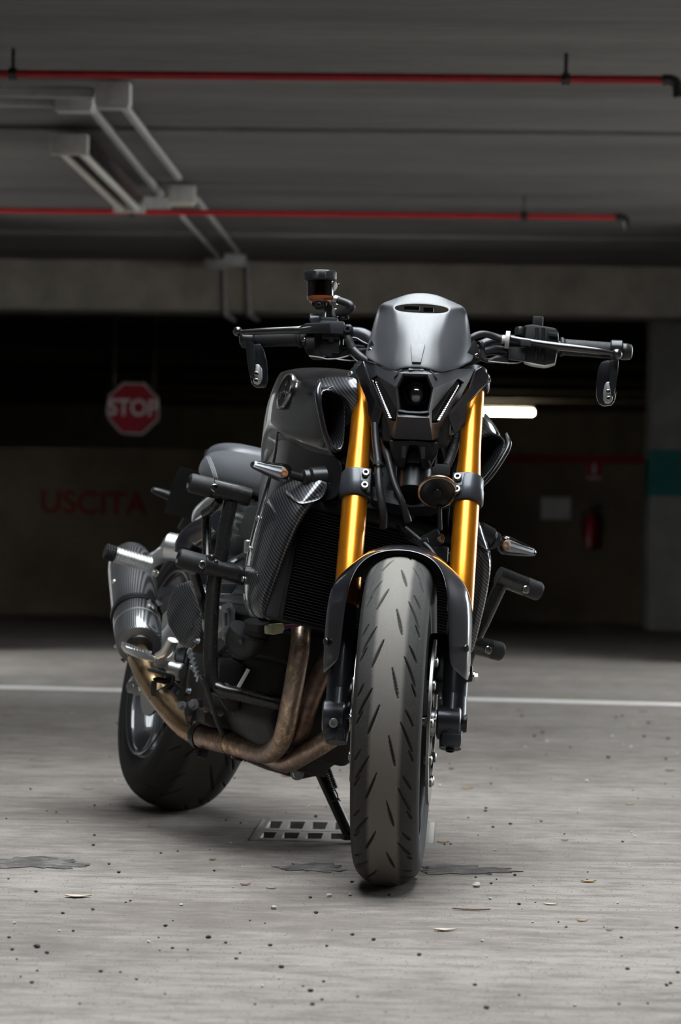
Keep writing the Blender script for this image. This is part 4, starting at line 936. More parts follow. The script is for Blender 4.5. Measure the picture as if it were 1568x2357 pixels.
# front brake line and cables to the steering head
bh = MB().tube([f2(1152, 690, 1.105), f2(1165, 750, 1.108), f2(1200, 830, 1.112), f2(1290, 920, 1.13), f2(1380, 980, 1.15), f2(1450, 1060, 1.15)], [.006, .0072, .0070, .0075, .0078, .0078], 16, 6).build('brake_line', 'hose', bike, True)
MB().lathe([(0, .0062), (.002, .0085), (.012, .0085), (.014, .0078), (.022, .0090), (.026, .0080)], f2(1158, 735, 1.107), f2(1200, 830, 1.112) - f2(1158, 735, 1.107), 20).build('line_fitting', 'rubber', bh, True)
MB().tube([f2(1010, 870, 1.08), f2(1080, 840, 1.08), f2(1200, 815, 1.085), f2(1380, 830, 1.09)], .0052, 12, 5).build('switch_cable', 'hose', bike, True)
MB().tube([f2(980, 880, 1.085), f2(1080, 900, 1.08), f2(1180, 870, 1.085), f2(1360, 850, 1.09)], .0075, 12, 5).build('switch_cable', 'hose', bike, True)
for pts in ([(790, 905), (900, 920), (960, 935), (1060, 930), (1180, 900)], [(1040, 932), (1120, 945), (1200, 950), (1240, 945)], [(1180, 890), (1240, 950), (1310, 985)], [(1180, 730), (1240, 735), (1300, 770), (1370, 800)]):
    MB().tube([f2(x, y, 1.10) for x, y in pts], .0013, 8, 5).build('thin_wire', 'zip_grey', bike, True)

# clutch side (bike's left)
lv = MB()
P = [f3(445, 305, 1.105), f3(640, 345, 1.110), f3(860, 378, 1.112), f3(1050, 400, 1.108), f3(1250, 425, 1.102), f3(1370, 445, 1.095)]
lv.tube(P, [.0050, .0068, .0075, .0072, .0062, .0046], 16, 5); lv.sphere(f3(1412, 452, 1.092), .0105, 20)
cl = lv.build('clutch_lever', 'lever_black', bike, True)
MB().prism([f3(540, 310, 1.118), f3(640, 322, 1.118), f3(640, 385, 1.118), f3(540, 372, 1.118)], (-.03, 0, 0), .003).build('lever_perch', 'alloy_black', cl, True)
a, b_ = f3(375, 318, 1.108), f3(440, 325, 1.108)
MB().ring([(-.004, .004), (.004, .004), (.004, .017), (-.004, .017)], f3(425, 322, 1.108), b_ - a, 30).build('cable_adjuster', 'zip_grey', cl, True)
MB().cyl(a, f3(410, 322, 1.108), .0080, n=18).build('adjuster_nut', 'zip_grey', cl, True)
sw = MB(); sw.prism([f3(575, 190, 1.10), f3(650, 180, 1.10), f3(860, 215, 1.10), f3(885, 250, 1.10), f3(890, 340, 1.10), f3(855, 530, 1.10), f3(765, 555, 1.10), f3(570, 520, 1.10), f3(600, 300, 1.10)], (-.060, 0, 0), .004)
sw.box(f3(700, 160, 1.085), (.02, .020, .020), None, .002); sw.prism([f3(790, 250, 1.106), f3(880, 262, 1.106), f3(875, 295, 1.106), f3(800, 290, 1.106)], (-.01, 0, 0), .0015)
swo = sw.build('switch_housing', 'plastic_black', bike, True)
MB().lathe([(0, .0105), (.012, .0105), (.016, .0085)], f3(540, 280, 1.085), V((0, -.05, 1)), 20).build('perch_cap', 'satin_black', swo, True)
k = MB()
for x in (690, 750): k.tube([f3(x, 215, 1.1005), f3(x - 5, 500, 1.1005)], .0035, 8, 1)
k.build('housing_rib', 'plastic_black', swo, True)
MB().prism([f3(430, 385, 1.105), f3(595, 395, 1.105), f3(585, 512, 1.105), f3(430, 490, 1.105)], (-.03, 0, 0), .002).build('clutch_switch', 'plastic_matte', swo, True)
MB().prism([f3(570, 515, 1.102), f3(760, 552, 1.102), f3(855, 532, 1.102), f3(760, 562, 1.102), f3(640, 545, 1.102)], (-.04, 0, 0)).build('housing_base', 'zip_grey', swo, True)
MB().tube([f3(375, 318, 1.108), f3(300, 290, 1.11), f3(200, 270, 1.12), f3(110, 300, 1.13), f3(20, 380, 1.13)], .0068, 14, 6).build('clutch_cable', 'hose', bike, True)
MB().tube([f3(425, 425, 1.09), f3(320, 410, 1.09), f3(220, 430, 1.095), f3(120, 470, 1.10)], [.0085, .0105, .009, .009], 14, 6).build('switch_cable', 'hose', bike, True)
MB().tube([f3(430, 505, 1.09), f3(340, 490, 1.095), f3(260, 510, 1.10), f3(150, 480, 1.11)], [.0055, .0075, .005, .005], 14, 6).build('switch_cable', 'hose', bike, True)
MB().tube([f3(250, 515, 1.105), f3(420, 532, 1.10), f3(520, 530, 1.098), f3(565, 505, 1.098)], .0012, 8, 5).build('thin_wire', 'zip_grey', bike, True)
zt = MB().ring([(-.003, .010), (.003, .010), (.003, .0125), (-.003, .0125)], f3(185, 385, 1.105), f3(260, 370, 1.10) - f3(150, 400, 1.11), 20); zt.prism([f3(170, 400, 1.115), f3(200, 395, 1.115), f3(240, 500, 1.115), f3(225, 512, 1.115), f3(190, 480, 1.115)], (-.002, 0, 0)); zt.build('cable_tie', 'plastic_matte', bike, True)

# bar-end mirrors hanging below the grips
def mirror_unit(outline, arm, plate, bolts, X, name='bar_end_mirror'):
    o3 = [FK(p, X=X) for p in outline]
    root = MB().prism(o3, (-.016, 0, 0), .004).build(name, 'gloss_black', bike, True)
    cen = sum(o3, V()) / len(o3)
    MB().prism([cen + (p - cen) * .90 + V((-.0165, 0, 0)) for p in o3], (-.0012, 0, 0)).build('mirror_glass', 'mirror_glass', root, True)
    MB().prism([FK(p, X=X + .016) for p in arm], (-.016, 0, 0), .003).build('mirror_arm', 'satin_black', root, True)
    pl = MB().prism([FK(p, X=X + .014) for p in plate], (-.012, 0, 0), .002).build('pivot_plate', 'alloy', root, True)
    b = MB()
    for p in bolts: b.bolt(FK(p, X=X + .014), (1, 0, 0), .0042, .003)
    b.build('pivot_screw', 'steel', pl, True)
def C2(l): return [c(2, x, y) for x, y in l]
def C3(l): return [c(3, x, y) for x, y in l]
mirror_unit(C2([(255, 790), (330, 785), (365, 860), (385, 960), (395, 1080), (395, 1150), (370, 1200), (290, 1205), (250, 1180), (232, 1120), (225, 1000)]),
            C2([(185, 770), (262, 770), (275, 900), (275, 1110), (255, 1120), (225, 1090), (205, 980)]),
            C2([(280, 985), (315, 985), (340, 1020), (345, 1120), (330, 1165), (300, 1180), (262, 1165), (258, 1130), (275, 1100)]), C2([(290, 1140), (290, 1075)]), 1.062)
mirror_unit(C3([(1270, 520), (1340, 500), (1400, 560), (1412, 650), (1408, 780), (1395, 870), (1365, 912), (1290, 922), (1245, 895), (1225, 830), (1228, 700), (1245, 590)]),
            C3([(1350, 500), (1430, 500), (1420, 640), (1400, 745), (1390, 830), (1360, 835), (1350, 700), (1345, 560)]),
            C3([(1300, 730), (1320, 702), (1350, 700), (1352, 810), (1375, 830), (1372, 870), (1345, 895), (1305, 892), (1290, 860), (1290, 790)]), C3([(1338, 850), (1335, 790)]), 1.062)
for p, dd in ((f2(210, 750, 1.06), -1), (f3(1410, 400, 1.06), 1)):
    MB().cyl(p + V((0, -.012, 0)), p + V((0, .012, 0)), .0165, n=24, ch=.002).build('mirror_clamp', 'satin_black', bike, True)

# ------------------------------------------------------------------ tank
def u4(x, y, X): return U(c(4, x, y), X=X)
def u5(x, y, X): return U(c(5, x, y), X=X)
def u6(x, y, X): return U(c(6, x, y), X=X)
def u7(x, y, X): return U(c(7, x, y), X=X)
def u8(x, y, X): return U(c(8, x, y), X=X)
def u9(x, y, X): return U(c(9, x, y), X=X)
def u12(x, y, X): return U(c(12, x, y), X=X)
def u14(x, y, X): return U(c(14, x, y), X=X)
TS = [(.58, [(0, .845), (.06, .842), (.10, .830), (.122, .805), (.128, .77), (.122, .735), (.10, .72)]),
      (.66, [(0, .895), (.07, .893), (.122, .884), (.152, .862), (.162, .81), (.155, .77), (.12, .75)]),
      (.74, [(0, .932), (.09, .931), (.150, .922), (.184, .902), (.194, .85), (.182, .80), (.14, .775)]),
      (.82, [(0, .952), (.10, .952), (.165, .946), (.203, .930), (.212, .880), (.200, .818), (.155, .79)]),
      (.90, [(0, .957), (.105, .956), (.165, .945), (.204, .923), (.213, .870), (.200, .806), (.16, .782)]),
      (.98, [(0, .953), (.105, .950), (.155, .937), (.202, .907), (.209, .860), (.188, .790), (.15, .770)]),
      (1.05, [(0, .946), (.10, .941), (.145, .927), (.199, .893), (.201, .850), (.170, .778), (.135, .765)]),
      (1.105, [(0, .938), (.09, .933), (.135, .917), (.196, .882), (.192, .845), (.154, .768), (.125, .762)])]
full = []
for X, s in TS:
    h = [V((X, y, z)) for y, z in s]; full.append([V((p.x, -p.y, p.z)) for p in h[:0:-1]] + h)
tank = MB().grid(full).build('fuel_tank', 'gloss_black', bike, sub=2, thick=.004, off=-1, crease=col_crease(8, 13, {3: .7, 9: .7, 1: .8, 11: .8}))
for s in (-1, 1):
    # scoop: outer crease, carbon mouth and dark throat
    out = [V((1.104, .196, .8815)), V((1.112, .192, .860)), V((1.118, .178, .820)), V((1.122, .150, .771)), V((1.118, .128, .774)), V((1.112, .129, .800)), V((1.106, .136, .845)), V((1.102, .142, .872)), V((1.100, .152, .884)), V((1.100, .172, .888))]
    if s < 0: out = [V((p.x, -p.y, p.z)) for p in out]
    oc = sum(out, V()) / len(out)
    def rg(k, dx): return [oc + (p - oc) * k + V((dx, 0, 0)) for p in out]
    sp = MB().loft([rg(1.07, -.022), rg(1.05, -.004), rg(1.0, .004), rg(.93, .003), rg(.86, -.012), rg(.74, -.06), rg(.66, -.11)], True, False, False).build('air_scoop', 'carbon', bike, sub=1)
    MB().loft([rg(.70, -.09), rg(.66, -.108)], True, False, True).build('scoop_throat', 'plastic_black', sp)
    # glossy outer lip along the crease
    cr = [V((1.098, .196, .893)), V((1.112, .2005, .872)), V((1.120, .190, .840)), V((1.125, .172, .800)), V((1.126, .150, .764))]
    if s < 0: cr = [V((p.x, -p.y, p.z)) for p in cr]
    MB().tube(cr, [.003, .0055, .0055, .005, .003], 10, 6).build('scoop_lip', 'gloss_black', sp)
    # carbon shoulder between tank and fork
    g = [[u4(645, 250, 1.04), u4(860, 236, 1.07), u4(1050, 228, 1.10), u4(1165, 250, 1.12)], [u4(690, 320, 1.07), u4(890, 330, 1.10), u4(1060, 320, 1.125), u4(1180, 370, 1.135)],
         [u4(740, 395, 1.10), u4(950, 440, 1.12), u4(1060, 450, 1.13), u4(1165, 500, 1.135)], [u4(1020, 505, 1.105), u4(1040, 560, 1.115), u4(1080, 600, 1.12), u4(1150, 640, 1.125)], [u4(1045, 690, 1.105), u4(1060, 710, 1.11), u4(1090, 720, 1.115), u4(1140, 730, 1.12)]]
    if s > 0: g = [[V((p.x, -p.y, p.z)) for p in r] for r in g]
    MB().grid(g).build('scoop_shoulder', 'carbon', sp, sub=2, thick=.003)
    # round emblem badge
    if s < 0: p0, nn = surf(c(4, 312, 425), tank, None, .001)
    else: p0, nn = V((p0.x, -p0.y, p0.z)), V((nn.x, -nn.y, nn.z))
    bd = MB().lathe([(-.008, .036), (.0, .037), (.004, .036), (.005, .033), (.003, .0315), (.003, .0005)], p0, nn, 48).build('tank_badge', 'plastic_black', bike)
    MB().ring([(.002, .0325), (.0045, .0328), (.006, .0345), (.0045, .0370), (.001, .0375)], p0, nn, 56).build('badge_ring', 'steel', bd)
    x, y, z = frame_from(nn); k = MB()
    for a in (90, 210, 330):
        d = x * math.cos(R(a)) + y * math.sin(R(a)); e = z.cross(d)
        k.tube([p0 + nn * .004, p0 + nn * .004 + d * .026], .0012, 6, 1)
        for q in (-1, 1): k.tube([p0 + nn * .004 + d * .010, p0 + nn * .004 + d * .014 + e * q * .006, p0 + nn * .004 + d * .026 + e * q * .006], .0011, 6, 1)
    k.build('emblem', 'steel', bd)
# filler cap and top screws
MB().lathe([(0, .042), (.004, .042), (.006, .038)], V((.80, 0, .952)), (0, 0, 1), 40).build('filler_cap', 'alloy_black', tank)
for s in (-1, 1): MB().lathe([(0, .008), (.003, .0075), (.0045, .004)], V((1.04, s * .105, .940)), (.1, s * .1, 1), 20).build('tank_screw', 'steel', tank)

# matte side covers under the tank and black frame spars
for s in (-1, 1):
    g = [[V((.56, .118, .735)), V((.70, .150, .785)), V((.84, .178, .815)), V((.98, .165, .785)), V((1.10, .128, .77))],
         [V((.565, .116, .715)), V((.70, .142, .745)), V((.84, .162, .765)), V((.98, .146, .745)), V((1.11, .112, .74))],
         [V((.60, .120, .665)), V((.72, .146, .690)), V((.85, .162, .705)), V((.99, .146, .700)), V((1.12, .112, .705))],
         [V((.63, .128, .600)), V((.74, .160, .630)), V((.86, .178, .650)), V((1.00, .160, .665)), V((1.12, .120, .68))]]
    if s < 0: g = [[V((p.x, -p.y, p.z)) for p in r] for r in g]
    MB().grid(g).build('side_cover', 'satin_black', bike, sub=2, thick=.004)
    fsp = MB().tube([V((1.10, s * .06, .86)), V((1.04, s * .105, .80)), V((.90, s * .135, .70)), V((.74, s * .140, .58)), V((.58, s * .135, .44)), V((.52, s * .125, .34))], [.034, .036, .040, .040, .040, .034], 14, 6, True, .45, (0, 1, 0)).build('frame_spar', 'satin_black', bike)
# glossy strip that edges the side cover
for s in (-1, 1):
    q = [U((640, 985), X=.86), U((632, 1050), X=.84), U((612, 1130), X=.83), U((592, 1200), X=.90), U((575, 1270), X=.96), U((566, 1330), X=.985)]
    if s > 0: q = [V((p.x, -p.y, p.z)) for p in q]
    MB().tube(q, [.006, .008, .011, .012, .009, .006], 12, 6, True, .35, (0, 1, 0)).build('cover_edge', 'gloss_black', bike)

# ------------------------------------------------------------------ seat and tail
def sections(name, secs, mat, parent=None, sub=2):
    full = []
    for X, s in secs:
        h = [V((X, y, z)) for y, z in s]; full.append([V((p.x, -p.y, p.z)) for p in h[:0:-1]] + h)
    b = MB().grid(full); n = len(full[0]); m_ = len(full)
    b.f.append(list(range(n))); b.f.append([(m_ - 1) * n + i for i in range(n)][::-1])
    for i in range(m_ - 1): b.f.append([i * n, (i + 1) * n, (i + 1) * n + n - 1, i * n + n - 1])
    return b.build(name, mat, bike if parent is None else parent, sub=sub)
seat = sections('rider_seat', [(.12, [(0, .815), (.085, .812), (.125, .79), (.135, .755), (.12, .73)]),
    (.17, [(0, .808), (.095, .805), (.142, .784), (.153, .745), (.138, .716)]), (.25, [(0, .802), (.10, .80), (.152, .780), (.163, .738), (.145, .708)]),
    (.36, [(0, .790), (.09, .788), (.138, .768), (.152, .728), (.135, .698)]), (.48, [(0, .790), (.075, .787), (.115, .765), (.130, .722), (.115, .690)]),
    (.58, [(0, .803), (.055, .80), (.090, .775), (.112, .715), (.10, .680)]), (.63, [(0, .815), (.05, .81), (.08, .785), (.10, .72), (.09, .69)])], 'seat_vinyl')
sections('pillion_seat', [(-.14, [(0, .832), (.035, .829), (.055, .820), (.058, .806), (.05, .795)]), (-.05, [(0, .838), (.050, .835), (.075, .823), (.080, .803), (.07, .785)]),
    (.06, [(0, .836), (.060, .833), (.088, .818), (.093, .792), (.08, .77)]), (.13, [(0, .830), (.062, .827), (.090, .812), (.096, .785), (.085, .765)]), (.17, [(0, .820), (.055, .816), (.08, .80), (.085, .775), (.075, .76)])], 'seat_vinyl')
for dx in (0, 13, 26):
    pts = [surf(c(6, x + dx, y), seat, None, .0006)[0] for x, y in ((462, 175), (475, 205), (492, 245), (506, 285), (517, 320), (524, 350), (530, 380))]
    pts = [p for p in pts if p is not None]
    if len(pts) > 2: MB().tube(pts, .0006, 6, 4).build('seat_stitch', 'thread', seat)
MB().loft([[V((X, y * k, z0 + dz)) for y, dz in ((-.11, .05), (.11, .05), (.09, -.02), (-.09, -.02))] for X, z0, k in ((.50, .640, .9), (.2, .675, 1.05), (-.05, .735, .75), (-.2, .775, .4))]).build('tail_unit', 'plastic_black', bike, bevel=.006)
for s in (-1, 1):                              # subframe rail and grab loop seen under the seat
    q = [u12(770, 560, .42), u12(640, 640, .36), u12(500, 760, .30), u12(390, 870, .24), u12(370, 970, .20)]
    q2 = [V((p.x, s * abs(p.y), p.z)) for p in q]
    MB().tube(q2, [.020, .021, .022, .022, .018], 14, 6, True, .6, (0, 1, 0)).build('subframe_rail', 'polished', bike)
    q = [u12(1340, 960, .55), u12(1240, 860, .52), u12(1130, 740, .48)]
    MB().tube([V((p.x, s * abs(p.y), p.z)) for p in q], .013, 14, 4).build('subframe_tube', 'alloy_black', bike)
    q = [u12(1290, 1080, .62), u12(1060, 990, .50), u12(760, 910, .34), u12(560, 890, .26)]
    MB().tube([V((p.x, s * abs(p.y), p.z)) for p in q], [.026, .022, .012, .009], 16, 5).build('subframe_tube', 'satin_black', bike)
# number plate hanger and rear indicators
MB().prism([u6(390, 470, -.28), u6(330, 570, -.28), u6(240, 735, -.28), u6(270, 750, -.28), u6(350, 770, -.28), u6(400, 600, -.28)], (-.012, 0, 0), .003).build('plate_hanger', 'plastic_black', bike)
for s in (-1, 1):
    q = [V((p.x, s * abs(p.y), p.z)) for p in (u6(32, 436, -.27), u6(60, 440, -.27), u6(150, 473, -.27), u6(235, 505, -.27), u6(262, 515, -.27))]
    ri = MB().tube(q, [.005, .0095, .0125, .0140, .0085], 18, 5, True, .85).build('rear_indicator', 'satin_black', bike)
    q = [V((p.x, s * abs(p.y), p.z)) for p in (u6(255, 512, -.27), u6(340, 543, -.27), u6(365, 548, -.27), u6(420, 560, -.25))]
    MB().tube(q, [.0068, .0068, .013, .015], 14, 4).build('indicator_stalk', 'alloy_black', ri)
MB().prism([V((-.20, -.10, .74)), V((-.20, .10, .74)), V((-.27, .09, .66)), V((-.27, -.09, .66))], (.02, 0, .03), .006).build('tail_bracket', 'plastic_black', bike)
# ------------------------------------------------------------------ radiator with carbon shrouds
b = MB(); b.box(V((1.075, 0, .548)), (.026, .36, .225), Matrix.Rotation(R(-8), 3, 'Y'), .004)
rad = b.build('radiator', 'radiator', bike)
k = MB()
for i in range(38): 
    z = .445 + i * .0056; k.box(V((1.093 - (z - .548) * .14, 0, z)), (.010, .33, .0016))
k.build('radiator_core', 'radiator', rad)['kind'] = 'stuff'
MB().tube([V((1.06, -.17, .665)), V((1.065, 0, .672)), V((1.06, .17, .665))], .017, 16, 5).build('radiator_tank', 'radiator', rad)
for s in (-1, 1): MB().box(V((1.08, s * .188, .548)), (.035, .028, .23), Matrix.Rotation(R(-8), 3, 'Y'), .008).build('radiator_end', 'plastic_matte', rad)
def shroud(s):
    fe = [(1.135, .158, .712), (1.150, .186, .668), (1.155, .203, .640), (1.150, .212, .600), (1.140, .2175, .545), (1.130, .221, .490), (1.122, .2235, .458), (1.105, .205, .430)]
    re = [(1.10, .160, .728), (1.06, .205, .700), (1.03, .228, .665), (1.01, .231, .62), (.995, .229, .560), (.985, .224, .500), (.985, .216, .455), (1.01, .200, .428)]
    rows = []
    for f_, r_ in zip(fe, re):
        f_, r_ = V(f_), V(r_); inn = V((f_.x - .012, f_.y - .026, f_.z)); inn2 = V((f_.x - .040, f_.y - .030, f_.z)); m1 = f_.lerp(r_, .4) + V((0, .010, 0)); m2 = f_.lerp(r_, .75) + V((0, .006, 0))
        rows.append([inn2, inn, f_ + V((0, -.004, 0)), f_.lerp(r_, .10) + V((0, .004, 0)), m1, m2, r_])
    if s < 0: rows = [[V((p.x, -p.y, p.z)) for p in r] for r in rows]
    o = MB().grid(rows).build('radiator_shroud', 'carbon', bike, sub=2, thick=.0025)
    inner = [[r[0], V((r[0].x - .06, r[0].y - s * .004, r[0].z))] for r in rows]
    MB().grid(inner).build('shroud_liner', 'plastic_matte', o, sub=1, thick=.003)
    for i in (3, 4, 5): MB().lathe([(0, .0058), (.002, .0055), (.0035, .0025)], rows[i][6] + (rows[i][5] - rows[i][6]) * .25 + V((0, s * .001, 0)), V((0, s, 0)), 16).build('shroud_screw', 'bolt_grey', o)
    # winglet ear that carries the indicator
    ear = [[u6(1040, 440, 1.08), u6(1150, 425, 1.08), u6(1250, 462, 1.09), u6(1335, 440, 1.10), u6(1380, 360, 1.11)], [u6(1110, 500, 1.12), u6(1200, 480, 1.12), u6(1285, 500, 1.12), u6(1368, 465, 1.13), u6(1398, 365, 1.135)], [u6(1188, 562, 1.152), u6(1255, 548, 1.152), u6(1330, 530, 1.152), u6(1402, 485, 1.152), u6(1414, 375, 1.152)]]
    if s > 0: ear = [[V((p.x, -p.y, p.z)) for p in r] for r in ear]
    MB().grid(ear).build('shroud_ear', 'carbon', o, sub=2, thick=.003)
    return o
shL, shR = shroud(-1), shroud(1)
def indicator(base, neck, inner, tip, w, par):
    base, neck, inner, tip = V(base), V(neck), V(inner), V(tip); d = (tip - inner).normalized()
    o = MB().lathe([(0, .018), (.002, .021), (.030, .0205), (.034, .016), (.036, .0175), (.044, .0165), (.048, .011)], base, neck - base, 28).build('indicator', 'satin_black', bike)
    MB().tube([neck.lerp(base, .3), neck, inner + d * .004], [.0095, .0082, .0078], 16, 3).build('indicator_stalk', 'satin_black', o)
    side = V((0, 0, 1)); L = (tip - inner).length; x = V((1, 0, 0)); rings = []
    def pro(k, dx, t0=0., t1=1.):
        pr = []; ups = []
        zz = (V((0, 0, 1)) - d * d.z).normalized()
        for t, h in ((0, .30), (.05, .72), (.14, .98), (.24, 1.0), (.6, .72), (.92, .42), (.985, .24), (1.0, .0)):
            ups.append((inner + d * (L * t), zz * (w * h * k)))
        top = [p + u for p, u in ups]; bot = [p - u for p, u in ups[-2::-1]]
        cc = (inner + tip) / 2
        return [cc + (p - cc) * (k if k < 1 else 1) + V((dx, 0, 0)) for p in top + bot]
    MB().loft([pro(.90, -.016), pro(1.0, -.010), pro(1.0, -.004)], True).build('indicator_back', 'plastic_black', o)
    MB().loft([pro(.80, -.0035), pro(.78, -.002)], True).build('indicator_mirror', 'white_plastic', o)
    MB().loft([pro(1.0, -.004), pro(.99, .002), pro(.88, .0065)], True).build('indicator_lens', 'clear_lens', o)
    MB().ring([(0, .0042), (.002, .0042), (.002, .0072), (0, .0072)], inner + d * L * .17 + V((-.0025, 0, 0)), (1, 0, 0), 24).build('indicator_bulb', 'amber', o)
    zz = (V((0, 0, 1)) - d * d.z).normalized(); k = MB()
    for q in (-.50, .02):                       # two added strips, white in place of bright chrome reflections
        a_, b_ = inner + d * L * .26 + zz * w * q * .9, inner + d * L * .93 + zz * w * q * .40
        k.prism([a_ + V((.0040, 0, 0)) - zz * .001, a_ + V((-.0010, 0, 0)) + zz * w * .40, a_ + V((-.003, 0, 0)) - zz * .001], b_ - a_)
    k.build('indicator_strip', 'glint_white', o)['kind'] = 'stuff'
    k = MB()
    for i in range(20):
        t = .28 + .62 * i / 20
        for q in (-1, 1): k.box(inner + d * L * t + V((.0008, 0, 0)) + zz * q * w * .46 * (1.12 - t * .62), (.0025, .0020, .0020))
    k.build('indicator_led', 'bolt_grey', o)['kind'] = 'stuff'
    return o
indicator(u6(1400, 335, 1.11), u6(1230, 345, 1.11), u6(1128, 318, 1.115), u6(815, 230, 1.12), .0175, shL)
indicator(u5(1065, 700, 1.10), u5(1150, 745, 1.10), u5(1225, 785, 1.10), u5(1488, 858, 1.10), .0185, shR)

# ------------------------------------------------------------------ crash bars with sliders
XB = .95
def slider(p0, p1, parent, s, bolt_p, washer=False):
    p0, p1 = V(p0), V(p1); d = (p0 - p1).normalized(); L = (p0 - p1).length; r = .0192
    o = MB().lathe([(0, r), (L * .62, r)], p1, d, 36).build('slider_sleeve', 'bar_black', parent)
    MB().lathe([(L * .625, r - .001), (L * .63, r), (L - .006, r), (L - .0015, r - .003), (L, r - .008), (L - .004, r - .010)], p1, d, 36).build('slider_puck', 'plastic_matte', parent)
    MB().lathe([(-.003, .0078), (.001, .0078), (.0022, .0066), (.0022, .0050), (-.0005, .0046), (-.0005, .0005)], bolt_p, (1, 0, .05), 24).build('slider_eyelet', 'steel', parent)
    return o
crR = empty('crash_bar', parent=bike)
main = MB().tube([u12(910, 660, XB), u12(820, 1100, XB), u12(750, 1560, XB), u12(650, 1900, XB - .005), u12(610, 2357, XB - .01), u14(160, 900, XB - .015), u14(200, 1260, XB - .01), u14(330, 1360, XB), u14(600, 1420, XB + .01), u14(900, 1500, XB + .02), u14(1250, 1590, XB + .03)], .0140, 20, 6).build('crash_tube', 'bar_black', crR)
slider(u6(320, 375, XB), u6(795, 490, XB), crR, -1, u6(505, 420, XB) + V((.019, 0, 0)))
slider(u6(235, 965, XB), u6(765, 1110, XB), crR, -1, u6(410, 1020, XB) + V((.019, 0, 0)))
MB().cyl(u6(765, 1115, XB) + V((0, .002, 0)), u6(790, 1122, XB), .017, n=24).build('slider_washer', 'white_plastic', crR)
MB().tube([u12(470, 830, XB - .05), u12(520, 840, XB - .05), u12(525, 1100, XB - .05), u12(530, 1540, XB - .02)], .0092, 16, 1).build('crash_strut', 'bar_black', crR)
MB().tube([u12(320, 1780, XB - .02), u12(430, 2150, XB - .04), u12(560, 2560, XB - .02)], .0100, 16, 4).build('crash_strut', 'bar_black', crR)
MB().tube([u12(490, 850, XB - .05), u12(620, 760, XB - .02), u12(720, 640, XB)], .0085, 14, 4).build('crash_strut', 'bar_black', crR)
MB().ring([(-.002, .0130), (.002, .0130), (.003, .0152), (-.003, .0152)], u14(375, 1370, XB), u14(600, 1420, XB) - u14(330, 1360, XB), 24).build('tube_weld', 'header_dark', crR)
MB().sphere(u12(575, 1545, XB) + V((.012, 0, 0)), .007, 10).sphere(u12(640, 1620, XB) + V((.013, 0, 0)), .006, 10).build('tube_weld', 'bar_black', crR)
MB().prism([u14(10, 1140, XB), u14(60, 1130, XB), u14(140, 1300, XB), u14(180, 1430, XB), u14(120, 1370, XB)], (-.01, 0, 0), .001).build('tube_gusset', 'bar_black', crR)
crL = empty('crash_bar', parent=bike)
slider(u5(1522, 1140, XB), u5(1215, 1020, XB), crL, 1, u5(1390, 1118, XB) + V((.019, 0, 0)))
slider(u5(1248, 1572, XB), u5(1000, 1510, XB), crL, 1, u5(1117, 1552, XB) + V((.019, 0, 0)))
MB().tube([u5(1235, 1085, XB), u5(1180, 1200, XB), u5(1110, 1350, XB), u5(1050, 1470, XB), u5(1000, 1600, XB), u5(930, 1800, XB), U((1010, 1620), X=1.0)], .0130, 20, 5).build('crash_tube', 'bar_black', crL)
MB().tube([u5(1225, 1110, XB - .03), u5(1060, 1420, XB - .02)], .0085, 14, 1).build('crash_strut', 'bar_black', crL)

# ------------------------------------------------------------------ engine
eng = MB().loft([[V((X, y * k, z)) for y, z in ((-.135, .40), (-.16, .33), (-.15, .24), (-.10, .19), (.10, .19), (.15, .24), (.16, .33), (.135, .40))] for X, k in ((.42, .75), (.50, .95), (.66, 1.0), (.80, 1.0), (.90, .92), (.97, .70))]).build('engine', 'engine_black', bike, bevel=.01)
cb = MB(); cb.prism([V((.99, 0, .40)), V((.72, 0, .36)), V((.66, 0, .60)), V((.70, 0, .66)), V((.93, 0, .66)), V((1.0, 0, .55))], (0, .001, 0))
MB().loft([[V((x, y, z)) for x, z in ((.985, .36), (.70, .36), (.66, .58), (.70, .66), (.90, .66), (.985, .56))] for y in (-.17, -.16, .16, .17)]).build('cylinder_block', 'engine_black', eng, bevel=.008)
k = MB()
for i in range(6): k.box(V((.835, 0, .42 + i * .02)), (.318, .352, .008), None, .002)
k.build('cylinder_fin', 'engine_black', eng)
# oil pan
MB().prism([U((590, 1755), X=.80), U((690, 1795), X=.80), U((735, 1786), X=.80), U((782, 1755), X=.80), U((800, 1700), X=.80), U((760, 1640), X=.80), U((560, 1660), X=.80)], (-.22, 0, 0), .006).build('oil_pan', 'engine_black', eng)
MB().bolt(U((684, 1780), X=.805), (1, -.2, 0), .0105, .010, 'hex').build('drain_plug', 'steel', eng)
MB().box(V((.76, .03, .185)), (.18, .10, .05), None, .008).build('oil_filter_base', 'engine_black', eng)
# round lower cover (front right) and belly plates
p = u14(700, 1120, .86)
MB().lathe([(0, .075), (.03, .082), (.05, .075), (.062, .055), (.066, .02), (.066, .0005)], p + V((-.03, .05, 0)), V((.55, -.8, .05)), 40).build('engine_cover', 'engine_black', eng, angle=25)
MB().prism([u14(560, 1310, .985), u14(610, 1330, .985), u14(760, 1060, .985), u14(715, 1035, .985)], (-.004, 0, 0), .0008).build('frame_brace', 'zip_grey', eng)
MB().prism([u14(290, 870, .89), u14(420, 860, .89), u14(720, 1020, .89), u14(600, 1330, .89), u14(640, 1660, .89), u14(420, 1700, .89), u14(260, 1450, .89)], (-.06, .02, 0), .01).build('engine_case_front', 'engine_black', eng)
MB().prism([u14(880, 1720, .90), u14(1000, 1640, .90), u14(1230, 1720, .90), u14(1200, 1880, .90), u14(1060, 1790, .90)], (-.012, 0, 0), .002).build('mount_plate', 'alloy_black', eng)
